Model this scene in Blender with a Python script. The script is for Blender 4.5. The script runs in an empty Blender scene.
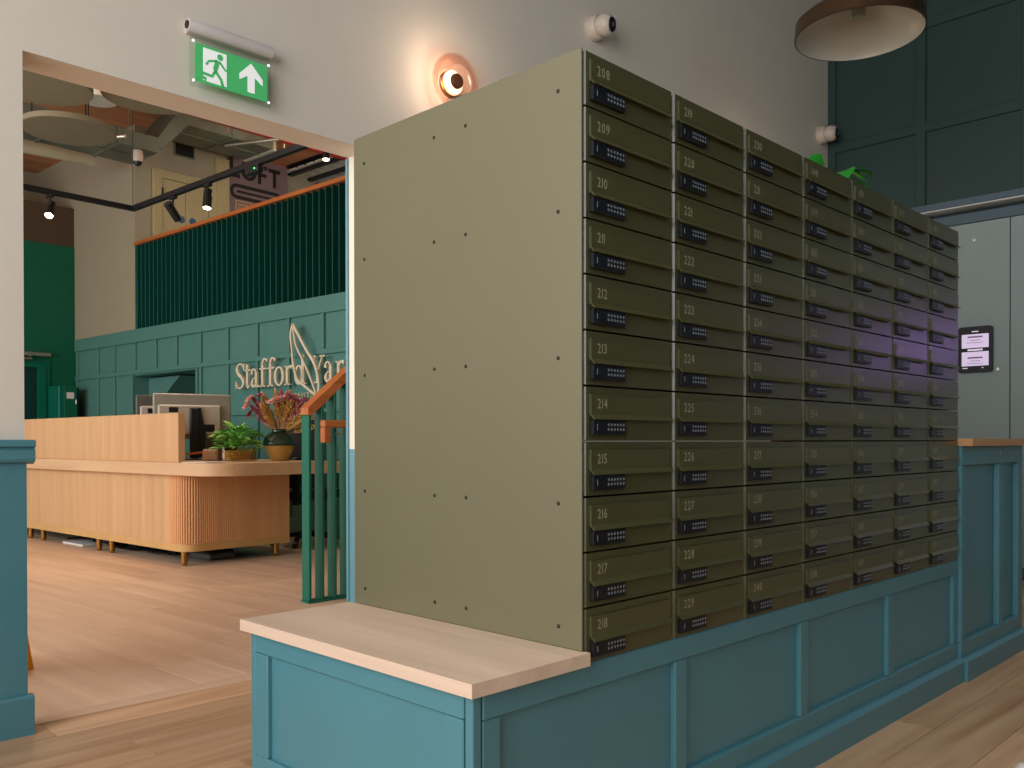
import bpy, bmesh, math, random
from mathutils import Vector, Matrix
random.seed(7)
PI = math.pi
scene = bpy.context.scene
COL = scene.collection

# ------------------------------------------------------------------ camera
CAM = Vector((-1.3243, -1.1132, 0.8812))
F_PX, YAW, PITCH, ROLL, YC = 884.525, 0.77899, -0.00731, -0.00136, 447.794
cd = bpy.data.cameras.new('camera'); co = bpy.data.objects.new('camera', cd); COL.objects.link(co)
fw = Vector((math.cos(YAW)*math.cos(PITCH), math.sin(YAW)*math.cos(PITCH), math.sin(PITCH)))
rt = Vector((math.sin(YAW), -math.cos(YAW), 0)); up = rt.cross(fw)
rt2 = rt*math.cos(ROLL)+up*math.sin(ROLL); up2 = -rt*math.sin(ROLL)+up*math.cos(ROLL)
M = Matrix((rt2, up2, -fw)).transposed().to_4x4(); M.translation = CAM
co.matrix_world = M
cd.sensor_width = 36; cd.sensor_fit = 'HORIZONTAL'
cd.lens = 36*F_PX/1024; cd.shift_x = 0; cd.shift_y = (YC-384)/1024
cd.clip_start = 0.05; cd.clip_end = 100
scene.camera = co

# ------------------------------------------------------------------ world, lights, exposure
w = bpy.data.worlds.new('world'); scene.world = w; w.use_nodes = True
w.node_tree.nodes['Background'].inputs[0].default_value = (0.75, 0.87, 1, 1)
w.node_tree.nodes['Background'].inputs[1].default_value = 1.0
TH = 0.06                                   # the reception hall is turned 3.4 degrees against the lobby
UN = Vector((math.cos(TH), math.sin(TH), 0)); VN = Vector((-math.sin(TH), math.cos(TH), 0))
def uv(u, v, z=0): return UN*u + VN*v + Vector((0, 0, z))
def area(name, loc, target, sx, sy, power, col):
    l = bpy.data.lights.new(name, 'AREA'); l.shape = 'RECTANGLE'; l.size = sx; l.size_y = sy; l.energy = power; l.color = col
    o = bpy.data.objects.new(name, l); COL.objects.link(o); o.location = loc
    o.rotation_euler = (Vector(target)-Vector(loc)).to_track_quat('-Z', 'Y').to_euler()
    return o
area('lobby_window_daylight', (-3.88, -0.7, 2.3), (0, -0.7, 2.3), 3.9, 3.3, 212, (1, 0.975, 0.99))
area('lobby_front_fill', (0.2, -3.86, 2.6), (0.2, 0, 2.6), 4.6, 2.6, 1.5, (0.85, 0.95, 1))  # weak unseen fill from the front, added to lift the mailbox fronts
dl = area('mailbox_lip_fill', (1.9, -0.62, 4.5), (1.9, -0.62, 0), 4.6, 0.4, 7, (1, 0.90, 0.74)); dl.data.spread = math.radians(75)  # added overhead light without fixtures, brightens the mailbox flap lips
area('reception_window_daylight', uv(-3.78, 6.1, 2.2), uv(0, 6.1, 2.2), 7.8, 3.2, 305, (1, 0.95, 0.90))
area('reception_ceiling_lamps', uv(0.0, 6.2, 4.3), uv(0.3, 6.2, 0), 2.4, 5.0, 22, (1, 0.90, 0.78))
area('mezzanine_fill', uv(4.9, 7.2, 4.2), uv(5.1, 8.6, 3.2), 1.2, 1.2, 9, (1, 0.80, 0.60))  # added warm fill without a fixture, brightens the dim mezzanine wall
vs = scene.view_settings
scene.display_settings.display_device = 'sRGB'
vs.view_transform = 'Standard'; vs.look = 'None'; vs.gamma = 1; vs.use_curve_mapping = False
vs.exposure = 0.0
scene.cycles.use_denoising = True
scene.cycles.max_bounces = 8; scene.cycles.diffuse_bounces = 5; scene.cycles.glossy_bounces = 3
scene.cycles.transparent_max_bounces = 12
scene.cycles.sample_clamp_indirect = 4
scene.cycles.caustics_reflective = False; scene.cycles.caustics_refractive = False

# ------------------------------------------------------------------ materials
def lin(c): return tuple((x/12.92 if x <= 0.04045 else ((x+0.055)/1.055)**2.4) for x in (v/255 for v in c))
MATS = {}
def mat(name, rgb, rough=0.55, metal=0.0, var=0.06, scale=6, bump=0.0, spec=0.4, bscale=None):
    if name in MATS: return MATS[name]
    m = bpy.data.materials.new(name); m.use_nodes = True; MATS[name] = m
    nt = m.node_tree; b = nt.nodes['Principled BSDF']
    c = lin(rgb)
    b.inputs['Roughness'].default_value = rough; b.inputs['Metallic'].default_value = metal
    b.inputs['Specular IOR Level'].default_value = spec
    tc = nt.nodes.new('ShaderNodeTexCoord'); n = nt.nodes.new('ShaderNodeTexNoise'); n.inputs['Scale'].default_value = scale
    n.inputs['Detail'].default_value = 3
    nt.links.new(tc.outputs['Object'], n.inputs['Vector'])
    r = nt.nodes.new('ShaderNodeValToRGB')
    r.color_ramp.elements[0].color = tuple(x*(1-var) for x in c)+(1,); r.color_ramp.elements[1].color = tuple(min(1, x*(1+var)) for x in c)+(1,)
    r.color_ramp.elements[0].position = 0.3; r.color_ramp.elements[1].position = 0.7
    nt.links.new(n.outputs['Fac'], r.inputs['Fac']); nt.links.new(r.outputs['Color'], b.inputs['Base Color'])
    if bump:
        n2 = nt.nodes.new('ShaderNodeTexNoise'); n2.inputs['Scale'].default_value = bscale or scale*20
        nt.links.new(tc.outputs['Object'], n2.inputs['Vector'])
        bp = nt.nodes.new('ShaderNodeBump'); bp.inputs['Strength'].default_value = bump; bp.inputs['Distance'].default_value = 0.002
        nt.links.new(n2.outputs['Fac'], bp.inputs['Height']); nt.links.new(bp.outputs['Normal'], b.inputs['Normal'])
    return m
def wood(name, a, b_, axis='X', rough=0.5, scale=1.0, rand=0.0):
    if name in MATS: return MATS[name]
    m = bpy.data.materials.new(name); m.use_nodes = True; MATS[name] = m
    nt = m.node_tree; b = nt.nodes['Principled BSDF']; b.inputs['Roughness'].default_value = rough
    b.inputs['Specular IOR Level'].default_value = 0.35
    tc = nt.nodes.new('ShaderNodeTexCoord'); mp = nt.nodes.new('ShaderNodeMapping')
    s = [14*scale]*3; s['XYZ'.index(axis)] = 0.9*scale
    mp.inputs['Scale'].default_value = s
    oi = nt.nodes.new('ShaderNodeObjectInfo')
    ad = nt.nodes.new('ShaderNodeVectorMath'); ad.operation = 'ADD'
    ml = nt.nodes.new('ShaderNodeMath'); ml.operation = 'MULTIPLY'; ml.inputs[1].default_value = 37
    nt.links.new(oi.outputs['Random'], ml.inputs[0]); nt.links.new(tc.outputs['Object'], ad.inputs[0]); nt.links.new(ml.outputs[0], ad.inputs[1])
    nt.links.new(ad.outputs[0], mp.inputs['Vector'])
    n = nt.nodes.new('ShaderNodeTexNoise'); n.inputs['Scale'].default_value = 1; n.inputs['Detail'].default_value = 5; n.inputs['Distortion'].default_value = 0.6
    nt.links.new(mp.outputs[0], n.inputs['Vector'])
    r = nt.nodes.new('ShaderNodeValToRGB')
    r.color_ramp.elements[0].color = lin(a)+(1,); r.color_ramp.elements[1].color = lin(b_)+(1,)
    r.color_ramp.elements[0].position = 0.28; r.color_ramp.elements[1].position = 0.72
    nt.links.new(n.outputs['Fac'], r.inputs['Fac'])
    if rand:
        hs = nt.nodes.new('ShaderNodeHueSaturation')
        mr = nt.nodes.new('ShaderNodeMapRange'); mr.inputs['To Min'].default_value = 1-rand; mr.inputs['To Max'].default_value = 1+rand
        nt.links.new(oi.outputs['Random'], mr.inputs['Value']); nt.links.new(mr.outputs[0], hs.inputs['Value'])
        nt.links.new(r.outputs['Color'], hs.inputs['Color']); nt.links.new(hs.outputs['Color'], b.inputs['Base Color'])
    else: nt.links.new(r.outputs['Color'], b.inputs['Base Color'])
    return m
def emit(name, rgb, strength):
    if name in MATS: return MATS[name]
    m = bpy.data.materials.new(name); m.use_nodes = True; MATS[name] = m
    b = m.node_tree.nodes['Principled BSDF']; c = lin(rgb)+(1,)
    b.inputs['Base Color'].default_value = c; b.inputs['Emission Color'].default_value = c; b.inputs['Emission Strength'].default_value = strength
    return m
def glass(name, rgb, fac=0.12, rough=0.03, edge=0.6):
    if name in MATS: return MATS[name]
    m = bpy.data.materials.new(name); m.use_nodes = True; MATS[name] = m
    nt = m.node_tree; nt.nodes.remove(nt.nodes['Principled BSDF'])
    t = nt.nodes.new('ShaderNodeBsdfTransparent'); t.inputs[0].default_value = lin(rgb)+(1,)
    g = nt.nodes.new('ShaderNodeBsdfGlossy'); g.inputs['Roughness'].default_value = rough
    fr = nt.nodes.new('ShaderNodeLayerWeight'); fr.inputs['Blend'].default_value = 0.25
    ma = nt.nodes.new('ShaderNodeMath'); ma.operation = 'MULTIPLY_ADD'; ma.inputs[1].default_value = edge; ma.inputs[2].default_value = fac
    mx = nt.nodes.new('ShaderNodeMixShader')
    nt.links.new(fr.outputs['Fresnel'], ma.inputs[0]); nt.links.new(ma.outputs[0], mx.inputs[0])
    nt.links.new(t.outputs[0], mx.inputs[1]); nt.links.new(g.outputs[0], mx.inputs[2])
    nt.links.new(mx.outputs[0], nt.nodes['Material Output'].inputs[0])
    return m

WHITE = mat('white_wall_paint', (226, 216, 200), 0.75, var=0.015, bump=0.05)
BEIGE = mat('beige_wall_paint', (160, 153, 132), 0.75, var=0.02)
TEAL = mat('teal_paint', (74, 130, 141), 0.42, var=0.03, spec=0.8)
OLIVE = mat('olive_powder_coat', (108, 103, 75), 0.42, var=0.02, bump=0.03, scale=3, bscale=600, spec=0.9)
OLIVE_SHADE = mat('shaded_olive_powder_coat', (78, 77, 48), 0.28, spec=0.6, var=0.03, bump=0.03, bscale=600)  # the end panel's olive with the fronts' shade put into the colour
OAK_SEAT = wood('pale_oak_seat', (214, 186, 162), (234, 208, 184), 'Y', 0.5, 1.2)
OAK_TOP = wood('oak_counter', (190, 140, 92), (206, 160, 112), 'X', 0.5, 1.2)
OAK_DESK = wood('oak_desk', (198, 158, 116), (212, 174, 132), 'Z', 0.5, 0.8)
OAK_SLAB = wood('oak_slab', (202, 166, 128), (216, 184, 146), 'Y', 0.5, 0.8)
OAK_FLUTE = wood('lit_oak_flutes', (218, 166, 116), (232, 184, 134), 'Z', 0.5, 0.8)  # desk oak made lighter: light on the fluted end is in the colour
PLANK = wood('floor_plank', (206, 174, 148), (228, 200, 174), 'X', 0.42, 0.75, 0.04)
PLANK_R = wood('lobby_floor_plank', (176, 132, 95), (226, 190, 153), 'X', 0.42, 0.85, 0.11)
RAILW = wood('orange_rail_wood', (170, 96, 48), (196, 120, 64), 'X', 0.4, 1.5)
STAFF = mat('sea_green_paint', (84, 134, 127), 0.5, var=0.03)
GREEN = mat('bottle_green_paint', (0, 98, 72), 0.55, var=0.03)
GREEN_B = mat('emerald_metal_paint', (0, 104, 84), 0.4, var=0.03)
FIN = mat('dark_green_fins', (14, 84, 76), 0.35, var=0.03)
FINBACK = mat('blackish_green_backing', (14, 26, 26), 0.6)
DGREEN = mat('dark_green_panelling', (44, 68, 64), 0.5, var=0.03)
LOCKER = mat('grey_locker_laminate', (152, 168, 166), 0.45, var=0.02)
BLUEGREY = mat('blue_grey_trim', (84, 104, 116), 0.5)
PALEGREY = mat('pale_grey_soffit', (226, 226, 224), 0.5)
BLACK = mat('black_plastic', (20, 22, 26), 0.4)
BLACKM = mat('black_metal', (20, 24, 28), 0.45)
KEYS = mat('white_key_print', (124, 130, 136), 0.5)
NUMB = mat('engraved_number', (164, 160, 130), 0.4)
WPLAST = mat('white_plastic', (206, 192, 176), 0.4)
BRONZE = mat('dark_bronze', (92, 70, 52), 0.35, 0.7)
BRASS = mat('brass', (170, 126, 64), 0.32, 0.9)
CHROME = mat('brushed_steel', (190, 184, 170), 0.3, 0.9)
GALV = mat('galvanised_steel', (112, 120, 108), 0.5, 0.35, var=0.18, scale=3)
SAGE = mat('sage_acoustic_felt', (132, 128, 106), 0.9, var=0.02)
BROWNC = wood('raw_brown_ceiling', (190, 128, 90), (218, 160, 116), 'X', 0.8, 0.4)
BROWNW = mat('dark_brown_paint', (84, 68, 54), 0.7)
CREAM = mat('cream_door_paint', (176, 164, 124), 0.6)
PURPLE = mat('mauve_banner', (128, 108, 112), 0.7)
INK = mat('dark_ink', (34, 32, 34), 0.7)
LETTER = mat('cream_lettering', (226, 216, 190), 0.45)
RED = mat('red_pipe_paint', (128, 38, 32), 0.5)
SCREWM = mat('dark_screw', (44, 42, 38), 0.4, 0.6)
YELLOW = mat('yellow_orange_plastic', (246, 166, 20), 0.4)
PAPER = mat('white_paper', (226, 220, 220), 0.7)
SILVER = mat('silver_monitor_plastic', (150, 148, 138), 0.4)
DGREY = mat('charcoal_fabric', (44, 46, 48), 0.8)

# ------------------------------------------------------------------ mesh helpers
class MB:
    def __init__(s): s.v = []; s.f = []
    def add(s, vs, fs, mx=None):
        o = len(s.v)
        s.v += [tuple(mx @ Vector(p)) if mx else tuple(p) for p in vs]
        s.f += [tuple(i+o for i in f) for f in fs]
        return s
    def box(s, x0, x1, y0, y1, z0, z1, bev=0, mx=None):
        if x1 < x0: x0, x1 = x1, x0
        if y1 < y0: y0, y1 = y1, y0
        if z1 < z0: z0, z1 = z1, z0
        b = min(bev, (x1-x0)/2.2, (y1-y0)/2.2, (z1-z0)/2.2) if bev else 0
        if not b:
            vs = [(x, y, z) for x in (x0, x1) for y in (y0, y1) for z in (z0, z1)]
            return s.add(vs, [(0,1,3,2),(4,6,7,5),(0,4,5,1),(2,3,7,6),(0,2,6,4),(1,5,7,3)], mx)
        vs = []; idx = {}
        X = (x0, x1); Y = (y0, y1); Z = (z0, z1)
        for i in (0,1):
            for j in (0,1):
                for k in (0,1):
                    sx = b if i == 0 else -b; sy = b if j == 0 else -b; sz = b if k == 0 else -b
                    for a, p in enumerate(((X[i], Y[j]+sy, Z[k]+sz), (X[i]+sx, Y[j], Z[k]+sz), (X[i]+sx, Y[j]+sy, Z[k]))):
                        idx[i,j,k,a] = len(vs); vs.append(p)
        fs = []
        for i in (0,1): fs.append([idx[i,j,k,0] for j, k in ((0,0),(0,1),(1,1),(1,0))][::(1 if i == 0 else -1)])
        for j in (0,1): fs.append([idx[i,j,k,1] for i, k in ((0,0),(1,0),(1,1),(0,1))][::(1 if j == 0 else -1)])
        for k in (0,1): fs.append([idx[i,j,k,2] for i, j in ((0,0),(0,1),(1,1),(1,0))][::(1 if k == 0 else -1)])
        for j in (0,1):
            for k in (0,1): fs.append([idx[0,j,k,1], idx[1,j,k,1], idx[1,j,k,2], idx[0,j,k,2]])
        for i in (0,1):
            for k in (0,1): fs.append([idx[i,0,k,0], idx[i,1,k,0], idx[i,1,k,2], idx[i,0,k,2]])
        for i in (0,1):
            for j in (0,1): fs.append([idx[i,j,0,0], idx[i,j,1,0], idx[i,j,1,1], idx[i,j,0,1]])
        for i in (0,1):
            for j in (0,1):
                for k in (0,1): fs.append([idx[i,j,k,0], idx[i,j,k,1], idx[i,j,k,2]])
        return s.add(vs, fs, mx)
    def prism(s, pts, y0, y1, mx=None):                 # outline in x,z pushed along y
        n = len(pts)
        vs = [(p[0], y0, p[1]) for p in pts]+[(p[0], y1, p[1]) for p in pts]
        fs = [tuple(range(n)), tuple(range(2*n-1, n-1, -1))]+[(i, (i+1) % n, n+(i+1) % n, n+i) for i in range(n)]
        return s.add(vs, fs, mx)
    def lathe(s, prof, seg=24, mx=None, caps=True):     # (r, z) about the z axis
        vs = []; fs = []; n = len(prof)
        for r, z in prof:
            for k in range(seg): a = 2*PI*k/seg; vs.append((r*math.cos(a), r*math.sin(a), z))
        for i in range(n-1):
            for k in range(seg):
                k2 = (k+1) % seg; fs.append((i*seg+k, i*seg+k2, (i+1)*seg+k2, (i+1)*seg+k))
        if caps:
            if prof[0][0] > 1e-6: fs.append(tuple(range(seg))[::-1])
            if prof[-1][0] > 1e-6: fs.append(tuple((n-1)*seg+k for k in range(seg)))
        return s.add(vs, fs, mx)
    def tube(s, pts, r, seg=8, r1=None):
        pts = [Vector(p) for p in pts]; n = len(pts); vs = []; fs = []
        for i, p in enumerate(pts):
            d = (pts[min(i+1, n-1)]-pts[max(i-1, 0)]).normalized()
            a = d.orthogonal().normalized() if i == 0 else (a-d*a.dot(d)).normalized()
            b = d.cross(a); rr = r if r1 is None else r+(r1-r)*i/(n-1)
            for k in range(seg): t = 2*PI*k/seg; vs.append(p+(a*math.cos(t)+b*math.sin(t))*rr)
        for i in range(n-1):
            for k in range(seg): k2 = (k+1) % seg; fs.append((i*seg+k, i*seg+k2, (i+1)*seg+k2, (i+1)*seg+k))
        fs.append(tuple(range(seg))[::-1]); fs.append(tuple((n-1)*seg+k for k in range(seg)))
        return s.add(vs, fs)
    def ribbon(s, pts, wid, y0, y1):                    # flat stroke in x,z with thickness in y
        n = len(pts); P = [Vector((p[0], p[1])) for p in pts]
        W = wid if isinstance(wid, (list, tuple)) else [wid]*n
        L = []; R = []
        for i in range(n):
            d = P[min(i+1, n-1)]-P[max(i-1, 0)]; d = d.normalized() if d.length > 1e-9 else Vector((1, 0)); nn = Vector((-d.y, d.x))*W[i]/2
            L.append(P[i]+nn); R.append(P[i]-nn)
        vs = []
        for i in range(n): vs += [(L[i].x, y0, L[i].y), (R[i].x, y0, R[i].y), (L[i].x, y1, L[i].y), (R[i].x, y1, R[i].y)]
        fs = [(0, 2, 3, 1), (4*n-4, 4*n-3, 4*n-1, 4*n-2)]
        for i in range(n-1):
            a = 4*i; b = a+4
            fs += [(a, a+1, b+1, b), (a+2, b+2, b+3, a+3), (a, b, b+2, a+2), (a+1, a+3, b+3, b+1)]
        return s.add(vs, fs)
    def mesh(s, name):
        me = bpy.data.meshes.new(name); me.from_pydata(s.v, [], s.f); me.update()
        bm = bmesh.new(); bm.from_mesh(me); bmesh.ops.recalc_face_normals(bm, faces=bm.faces); bm.to_mesh(me); bm.free()
        return me
    def build(s, name, m, parent=None, smooth=False, loc=None, rotz=None):
        me = s.mesh(name); me.materials.append(m)
        if smooth:
            for p in me.polygons: p.use_smooth = True
            try: me.set_sharp_from_angle(angle=0.7)
            except Exception: pass
        return link(name, me, parent, loc, rotz)
def link(name, me, parent=None, loc=None, rotz=None):
    o = bpy.data.objects.new(name, me); COL.objects.link(o)
    if parent: o.parent = parent
    if loc is not None: o.location = loc
    if rotz is not None: o.rotation_euler = (0, 0, rotz)
    return o
def tag(o, label=None, cat=None, group=None, kind=None):
    if label: o['label'] = label
    if cat: o['category'] = cat
    if group: o['group'] = group
    if kind: o['kind'] = kind
    return o
def thing(name, label, cat, loc=(0,0,0), rotz=0, group=None):
    o = bpy.data.objects.new(name, None); COL.objects.link(o); o.location = loc; o.rotation_euler = (0, 0, rotz); o.empty_display_size = 0.1
    return tag(o, label, cat, group)
def box(name, m, dims, parent=None, bev=0, loc=None, rotz=None, kind=None):
    o = MB().box(*dims, bev=bev).build(name, m, parent, loc=loc, rotz=rotz)
    if kind: o['kind'] = kind
    return o
def cr(pts, k=6, closed=False):                         # Catmull-Rom through 2-D or 3-D points
    P = [Vector(p) for p in pts]; n = len(P); out = []
    rng = n if closed else n-1
    for i in range(rng):
        p0 = P[(i-1) % n] if closed or i > 0 else P[i]; p1 = P[i]; p2 = P[(i+1) % n]; p3 = P[(i+2) % n] if closed or i+2 < n else p2
        for j in range(k):
            t = j/k
            out.append(0.5*((2*p1)+(p2-p0)*t+(2*p0-5*p1+4*p2-p3)*t*t+(3*p1-p0-3*p2+p3)*t**3))
    if not closed: out.append(P[-1])
    return out
RX = Matrix.Rotation(PI/2, 4, 'X')                      # z axis -> -y
_glyph = {}
def glyph(ch):
    if ch not in _glyph:
        c = bpy.data.curves.new('g', 'FONT'); c.body = ch; c.size = 1; c.resolution_u = 2
        o = bpy.data.objects.new('g', c); COL.objects.link(o)
        dg = bpy.context.evaluated_depsgraph_get(); dg.update()
        me = bpy.data.meshes.new_from_object(o.evaluated_get(dg))
        vs = [v.co.copy() for v in me.vertices]; fs = [tuple(p.vertices) for p in me.polygons]
        wd = max([v.x for v in vs], default=0.3); mn = min([v.x for v in vs], default=0)
        bpy.data.objects.remove(o); bpy.data.meshes.remove(me); bpy.data.curves.remove(c)
        _glyph[ch] = (vs, fs, mn, wd)
    return _glyph[ch]
def text(mb, body, x, z, size, y, sx=1.0, gap=0.12, centre=False, depth=0.0):   # flat lettering in the x,z plane
    if centre:
        wd = sum(((glyph(c)[3]-glyph(c)[2]) if c != ' ' else 0.25)+gap for c in body)-gap
        x -= wd*size*sx/2
    for c in body:
        if c == ' ': x += (0.25+gap)*size*sx; continue
        vs, fs, mn, wd = glyph(c)
        mb.add([(x+(v.x-mn)*size*sx, y, z+v.y*size) for v in vs], fs)
        x += (wd-mn+gap)*size*sx
    return x

# ------------------------------------------------------------------ setting: lobby shell
YW = 1.81; OX0, OX1, OZ = -0.458, 0.82, 2.06
HC = 4.65
def struct(o): o['kind'] = 'structure'; return o
wb = MB().box(-4.1, OX0, YW, YW+0.15, 0, HC).box(OX0, OX1, YW, YW+0.15, OZ, HC).box(OX1, 5.1, YW, YW+0.15, 0, HC)
struct(wb.build('wall_back', WHITE))
wr = struct(box('wall_right', DGREEN, (4.96, 5.1, -4.0, YW, 0, HC)))
# applied mouldings on the dark green wall, seen from the lobby
for y in (1.785, 1.153, 0.505, -0.14, -0.79, -1.44): box('stile', DGREEN, (4.942, 4.96, y-0.033, y+0.033, 2.44, HC-0.01), wr, 0.003)
for z in (3.015, 3.72, 4.42): box('rail', DGREEN, (4.944, 4.96, -2.0, 1.80, z-0.034, z+0.034), wr, 0.003)
# front and left walls with tall windows behind the camera
wf = MB().box(-4.1, -2.1, -4.0, -3.9, 0, HC).box(2.5, 5.1, -4.0, -3.9, 0, HC).box(-2.1, 2.5, -4.0, -3.9, 0, 1.2).box(-2.1, 2.5, -4.0, -3.9, 4.0, HC)
struct(wf.build('wall_front', DGREEN))  # unseen wall, dark colour chosen to cut bounced light
wl = MB().box(-4.1, -4.0, -4.0, -2.7, 0, HC).box(-4.1, -4.0, 1.3, YW, 0, HC).box(-4.1, -4.0, -2.7, 1.3, 0, 0.6).box(-4.1, -4.0, -2.7, 1.3, 4.0, HC)
struct(wl.build('wall_left', DGREEN))  # also out of view and darkened so less light bounces back
struct(box('ceiling', mat('lobby_ceiling_paint', (128, 118, 98), 0.8), (-4.1, 5.1, -4.0, YW+0.15, HC, HC+0.1)))  # unseen ceiling toned down to reduce the bounce
# panelled dado left of the opening
dado = struct(box('trim_1', TEAL, (-4.0, OX0+0.002, YW-0.012, YW+0.15, 0.0, 0.83)))
b = MB(); b.prism([(-0.012, 0.815), (-0.03, 0.822), (-0.034, 0.83), (-0.034, 0.858), (-0.028, 0.861), (-0.028, 0.864), (-0.04, 0.868), (-0.04, 0.882), (-0.034, 0.888), (0, 0.888), (0, 0.815)], 0, 1)
me = b.mesh('dado_cap'); me.materials.append(TEAL)
for v in me.vertices: x, y, z = v.co; v.co = (-4.0+y*(4.0+OX0+0.02), YW+x, z)
link('dado_cap', me, dado)
box('dado_cap_return', TEAL, (OX0, OX0+0.02, YW-0.01, YW+0.15, 0.868, 0.888), dado, 0.004)
bb = struct(MB().prism([(0, 0), (-0.03, 0), (-0.03, 0.112), (-0.024, 0.12), (0, 0.12)], 0, 1).build('baseboard_left', TEAL))
for v in bb.data.vertices: x, y, z = v.co; v.co = (-4.0+y*(4.0+OX0+0.016), YW+x, z)
# dado right of the opening, behind the mailboxes, and the metal bead on the far corner of the opening
struct(MB().box(OX1-0.002, 4.9, YW-0.012, YW+0.15, 0, 0.85).build('trim_2', TEAL))
struct(box('trim_3', TEAL, (OX1-0.006, OX1+0.03, YW+0.145, YW+0.16, 0, 2.055)))

# floor: subfloor plus planks
sub = struct(box('floor', mat('floor_joint', (120, 88, 62), 0.8), (-4.2, 9.0, -4.1, 13.0, -0.12, -0.006)))
_pl = {}
def plank(x0, x1, y0, y1, m, frame=None):
    L = round(x1-x0, 3); Wd = round(y1-y0, 3); key = (L, Wd, m.name)
    if key not in _pl:
        g = 0.0008
        me = MB().box(-L/2+g, L/2-g, -Wd/2+g, Wd/2-g, -0.006, 0, bev=0.0005).mesh('plank'); me.materials.append(m); _pl[key] = me
    o = link('plank', _pl[key], sub)
    c = Vector(((x0+x1)/2, (y0+y1)/2, 0))
    if frame: o.location = uv(c.y, c.x); o.rotation_euler = (0, 0, TH+PI/2)
    else: o.location = c
    return o
# lobby boards run along x
PWD = 0.185
y = YW+0.09; row = 0
big = MB()
while y > -3.9:
    x = -4.0-((row*0.53) % 1.2); row += 1
    while x < 4.9:
        x0 = max(x, -4.0); x1 = min(x+1.2, 4.9)
        if x1-x0 > 0.05:
            hid = (x0 > 0.0 and x1 < 2.9 and y < 0.7 and y-PWD > 0.05)
            d = (Vector(((x0+x1)/2, y, 0))-CAM); ahead = d.dot(fw) > 0.7
            if ahead and not hid: plank(x0, x1, y-PWD, y, PLANK_R)
            else: big.box(x0+0.001, x1-0.001, y-PWD+0.001, y-0.001, -0.006, 0)
        x += 1.2
    y -= PWD
# the threshold strip and the reception boards, which run along the hall
o = big.build('plank_field', PLANK_R, sub); o['kind'] = 'stuff'
box('threshold_strip', PLANK, (OX0-0.3, OX1+0.2, YW+0.06, YW+0.14, -0.006, 0.002), sub, 0.0008)
u = -3.6; row = 0; far = MB()
while u < 4.4:
    v = 1.75-((row*0.47) % 1.3); row += 1
    while v < 11.2:
        c = uv(u+0.09, v+0.65); d = c-CAM
        px = 512+F_PX*d.dot(rt)/max(0.1, d.dot(fw))
        cy = 2.0 if v < 2.0 else v
        if v+1.3 > 2.05:
            v0 = max(v, 1.905); v1 = v+1.3
            if 0 < px < 380 and u < 3.6 and v0 > 1.85: plank(v0, v1, u, u+PWD, PLANK, True)
            else: far.box(v0+0.001, v1-0.001, -(u+PWD)+0.001, -u-0.001, -0.006, 0)
        v += 1.3
    u += PWD
o = far.build('plank_field', PLANK, sub, rotz=TH+PI/2); o['kind'] = 'stuff'

# ------------------------------------------------------------------ setting: reception hall (built in the turned frame)
U0, VC, VG = 3.585, 9.27, 10.95
def R(name, m, dims, parent=None, bev=0, kind='structure'):
    o = MB().box(*dims, bev=bev).build(name, m, parent, rotz=None if parent else TH)
    if kind and not parent: o['kind'] = kind
    return o
# panelled sea-green wall with the sign
NV0, NV1, NZ = 7.892, 9.348, 1.67
sw = MB().box(U0+0.02, U0+0.2, 2.2, NV0, 0, 2.22).box(U0+0.02, U0+0.2, NV1, VG, 0, 2.22).box(U0+0.02, U0+0.2, NV0, NV1, NZ, 2.22)
sw.box(U0+0.6, U0+0.7, NV0-0.2, NV1+0.2, 0, 2.0).box(U0+0.2, U0+0.7, NV1, NV1+0.1, 0, 1.95).box(U0+0.2, U0+0.7, NV0-0.1, NV0, 0, 1.95).box(U0+0.2, U0+0.7, NV0, NV1, NZ, NZ+0.1)
wall2 = sw.build('wall_reception', STAFF, rotz=TH); struct(wall2)
def S(name, dims, bev=0.004): return MB().box(*dims, bev=bev).build(name, STAFF, wall2)
S('frieze', (U0-0.008, U0+0.02, 2.6, VG, 2.062, 2.22))
S('rail', (U0-0.004, U0+0.02, 2.6, VG, 1.685, 1.735))
S('rail', (U0-0.004, U0+0.02, 2.6, NV0, 1.15, 1.19)); S('rail', (U0-0.004, U0+0.02, NV1, VG, 1.15, 1.19))
S('skirting', (U0-0.012, U0+0.02, 2.6, VG, 0, 0.16))
ST = [10.29, 9.835, 9.295, 8.783, 8.312, 7.796, 7.252, 6.71, 6.172, 5.635, 5.1, 4.56]
for i, v in enumerate(ST+[10.9]):
    S('stile', (U0-0.004, U0+0.02, v-0.022, v+0.022, 1.735, 2.062), 0.003)
    if not (NV0 < v < NV1): S('stile', (U0-0.004, U0+0.02, v-0.022, v+0.022, 0.16, 1.685), 0.003)
    elif v > NV1-0.1: S('stile', (U0-0.004, U0+0.02, NV1, NV1+0.04, 0.16, 1.685), 0.003)
S('stile', (U0-0.004, U0+0.02, NV0-0.04, NV0, 0.16, 1.685), 0.003)
# dark sloping soffit of the stair inside the niche
MB().add([(U0+0.2, NV1, NZ-0.02), (U0+0.2, NV1-0.75, NZ-0.02), (U0+0.59, NV1-0.75, NZ-0.02), (U0+0.59, NV1, NZ-0.02), (U0+0.2, NV1, 1.2), (U0+0.59, NV1, 1.2)],
         [(0,1,2,3), (0,4,1), (3,2,5), (1,4,5,2), (0,3,5,4)]).build('niche_soffit', STAFF, wall2)
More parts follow.
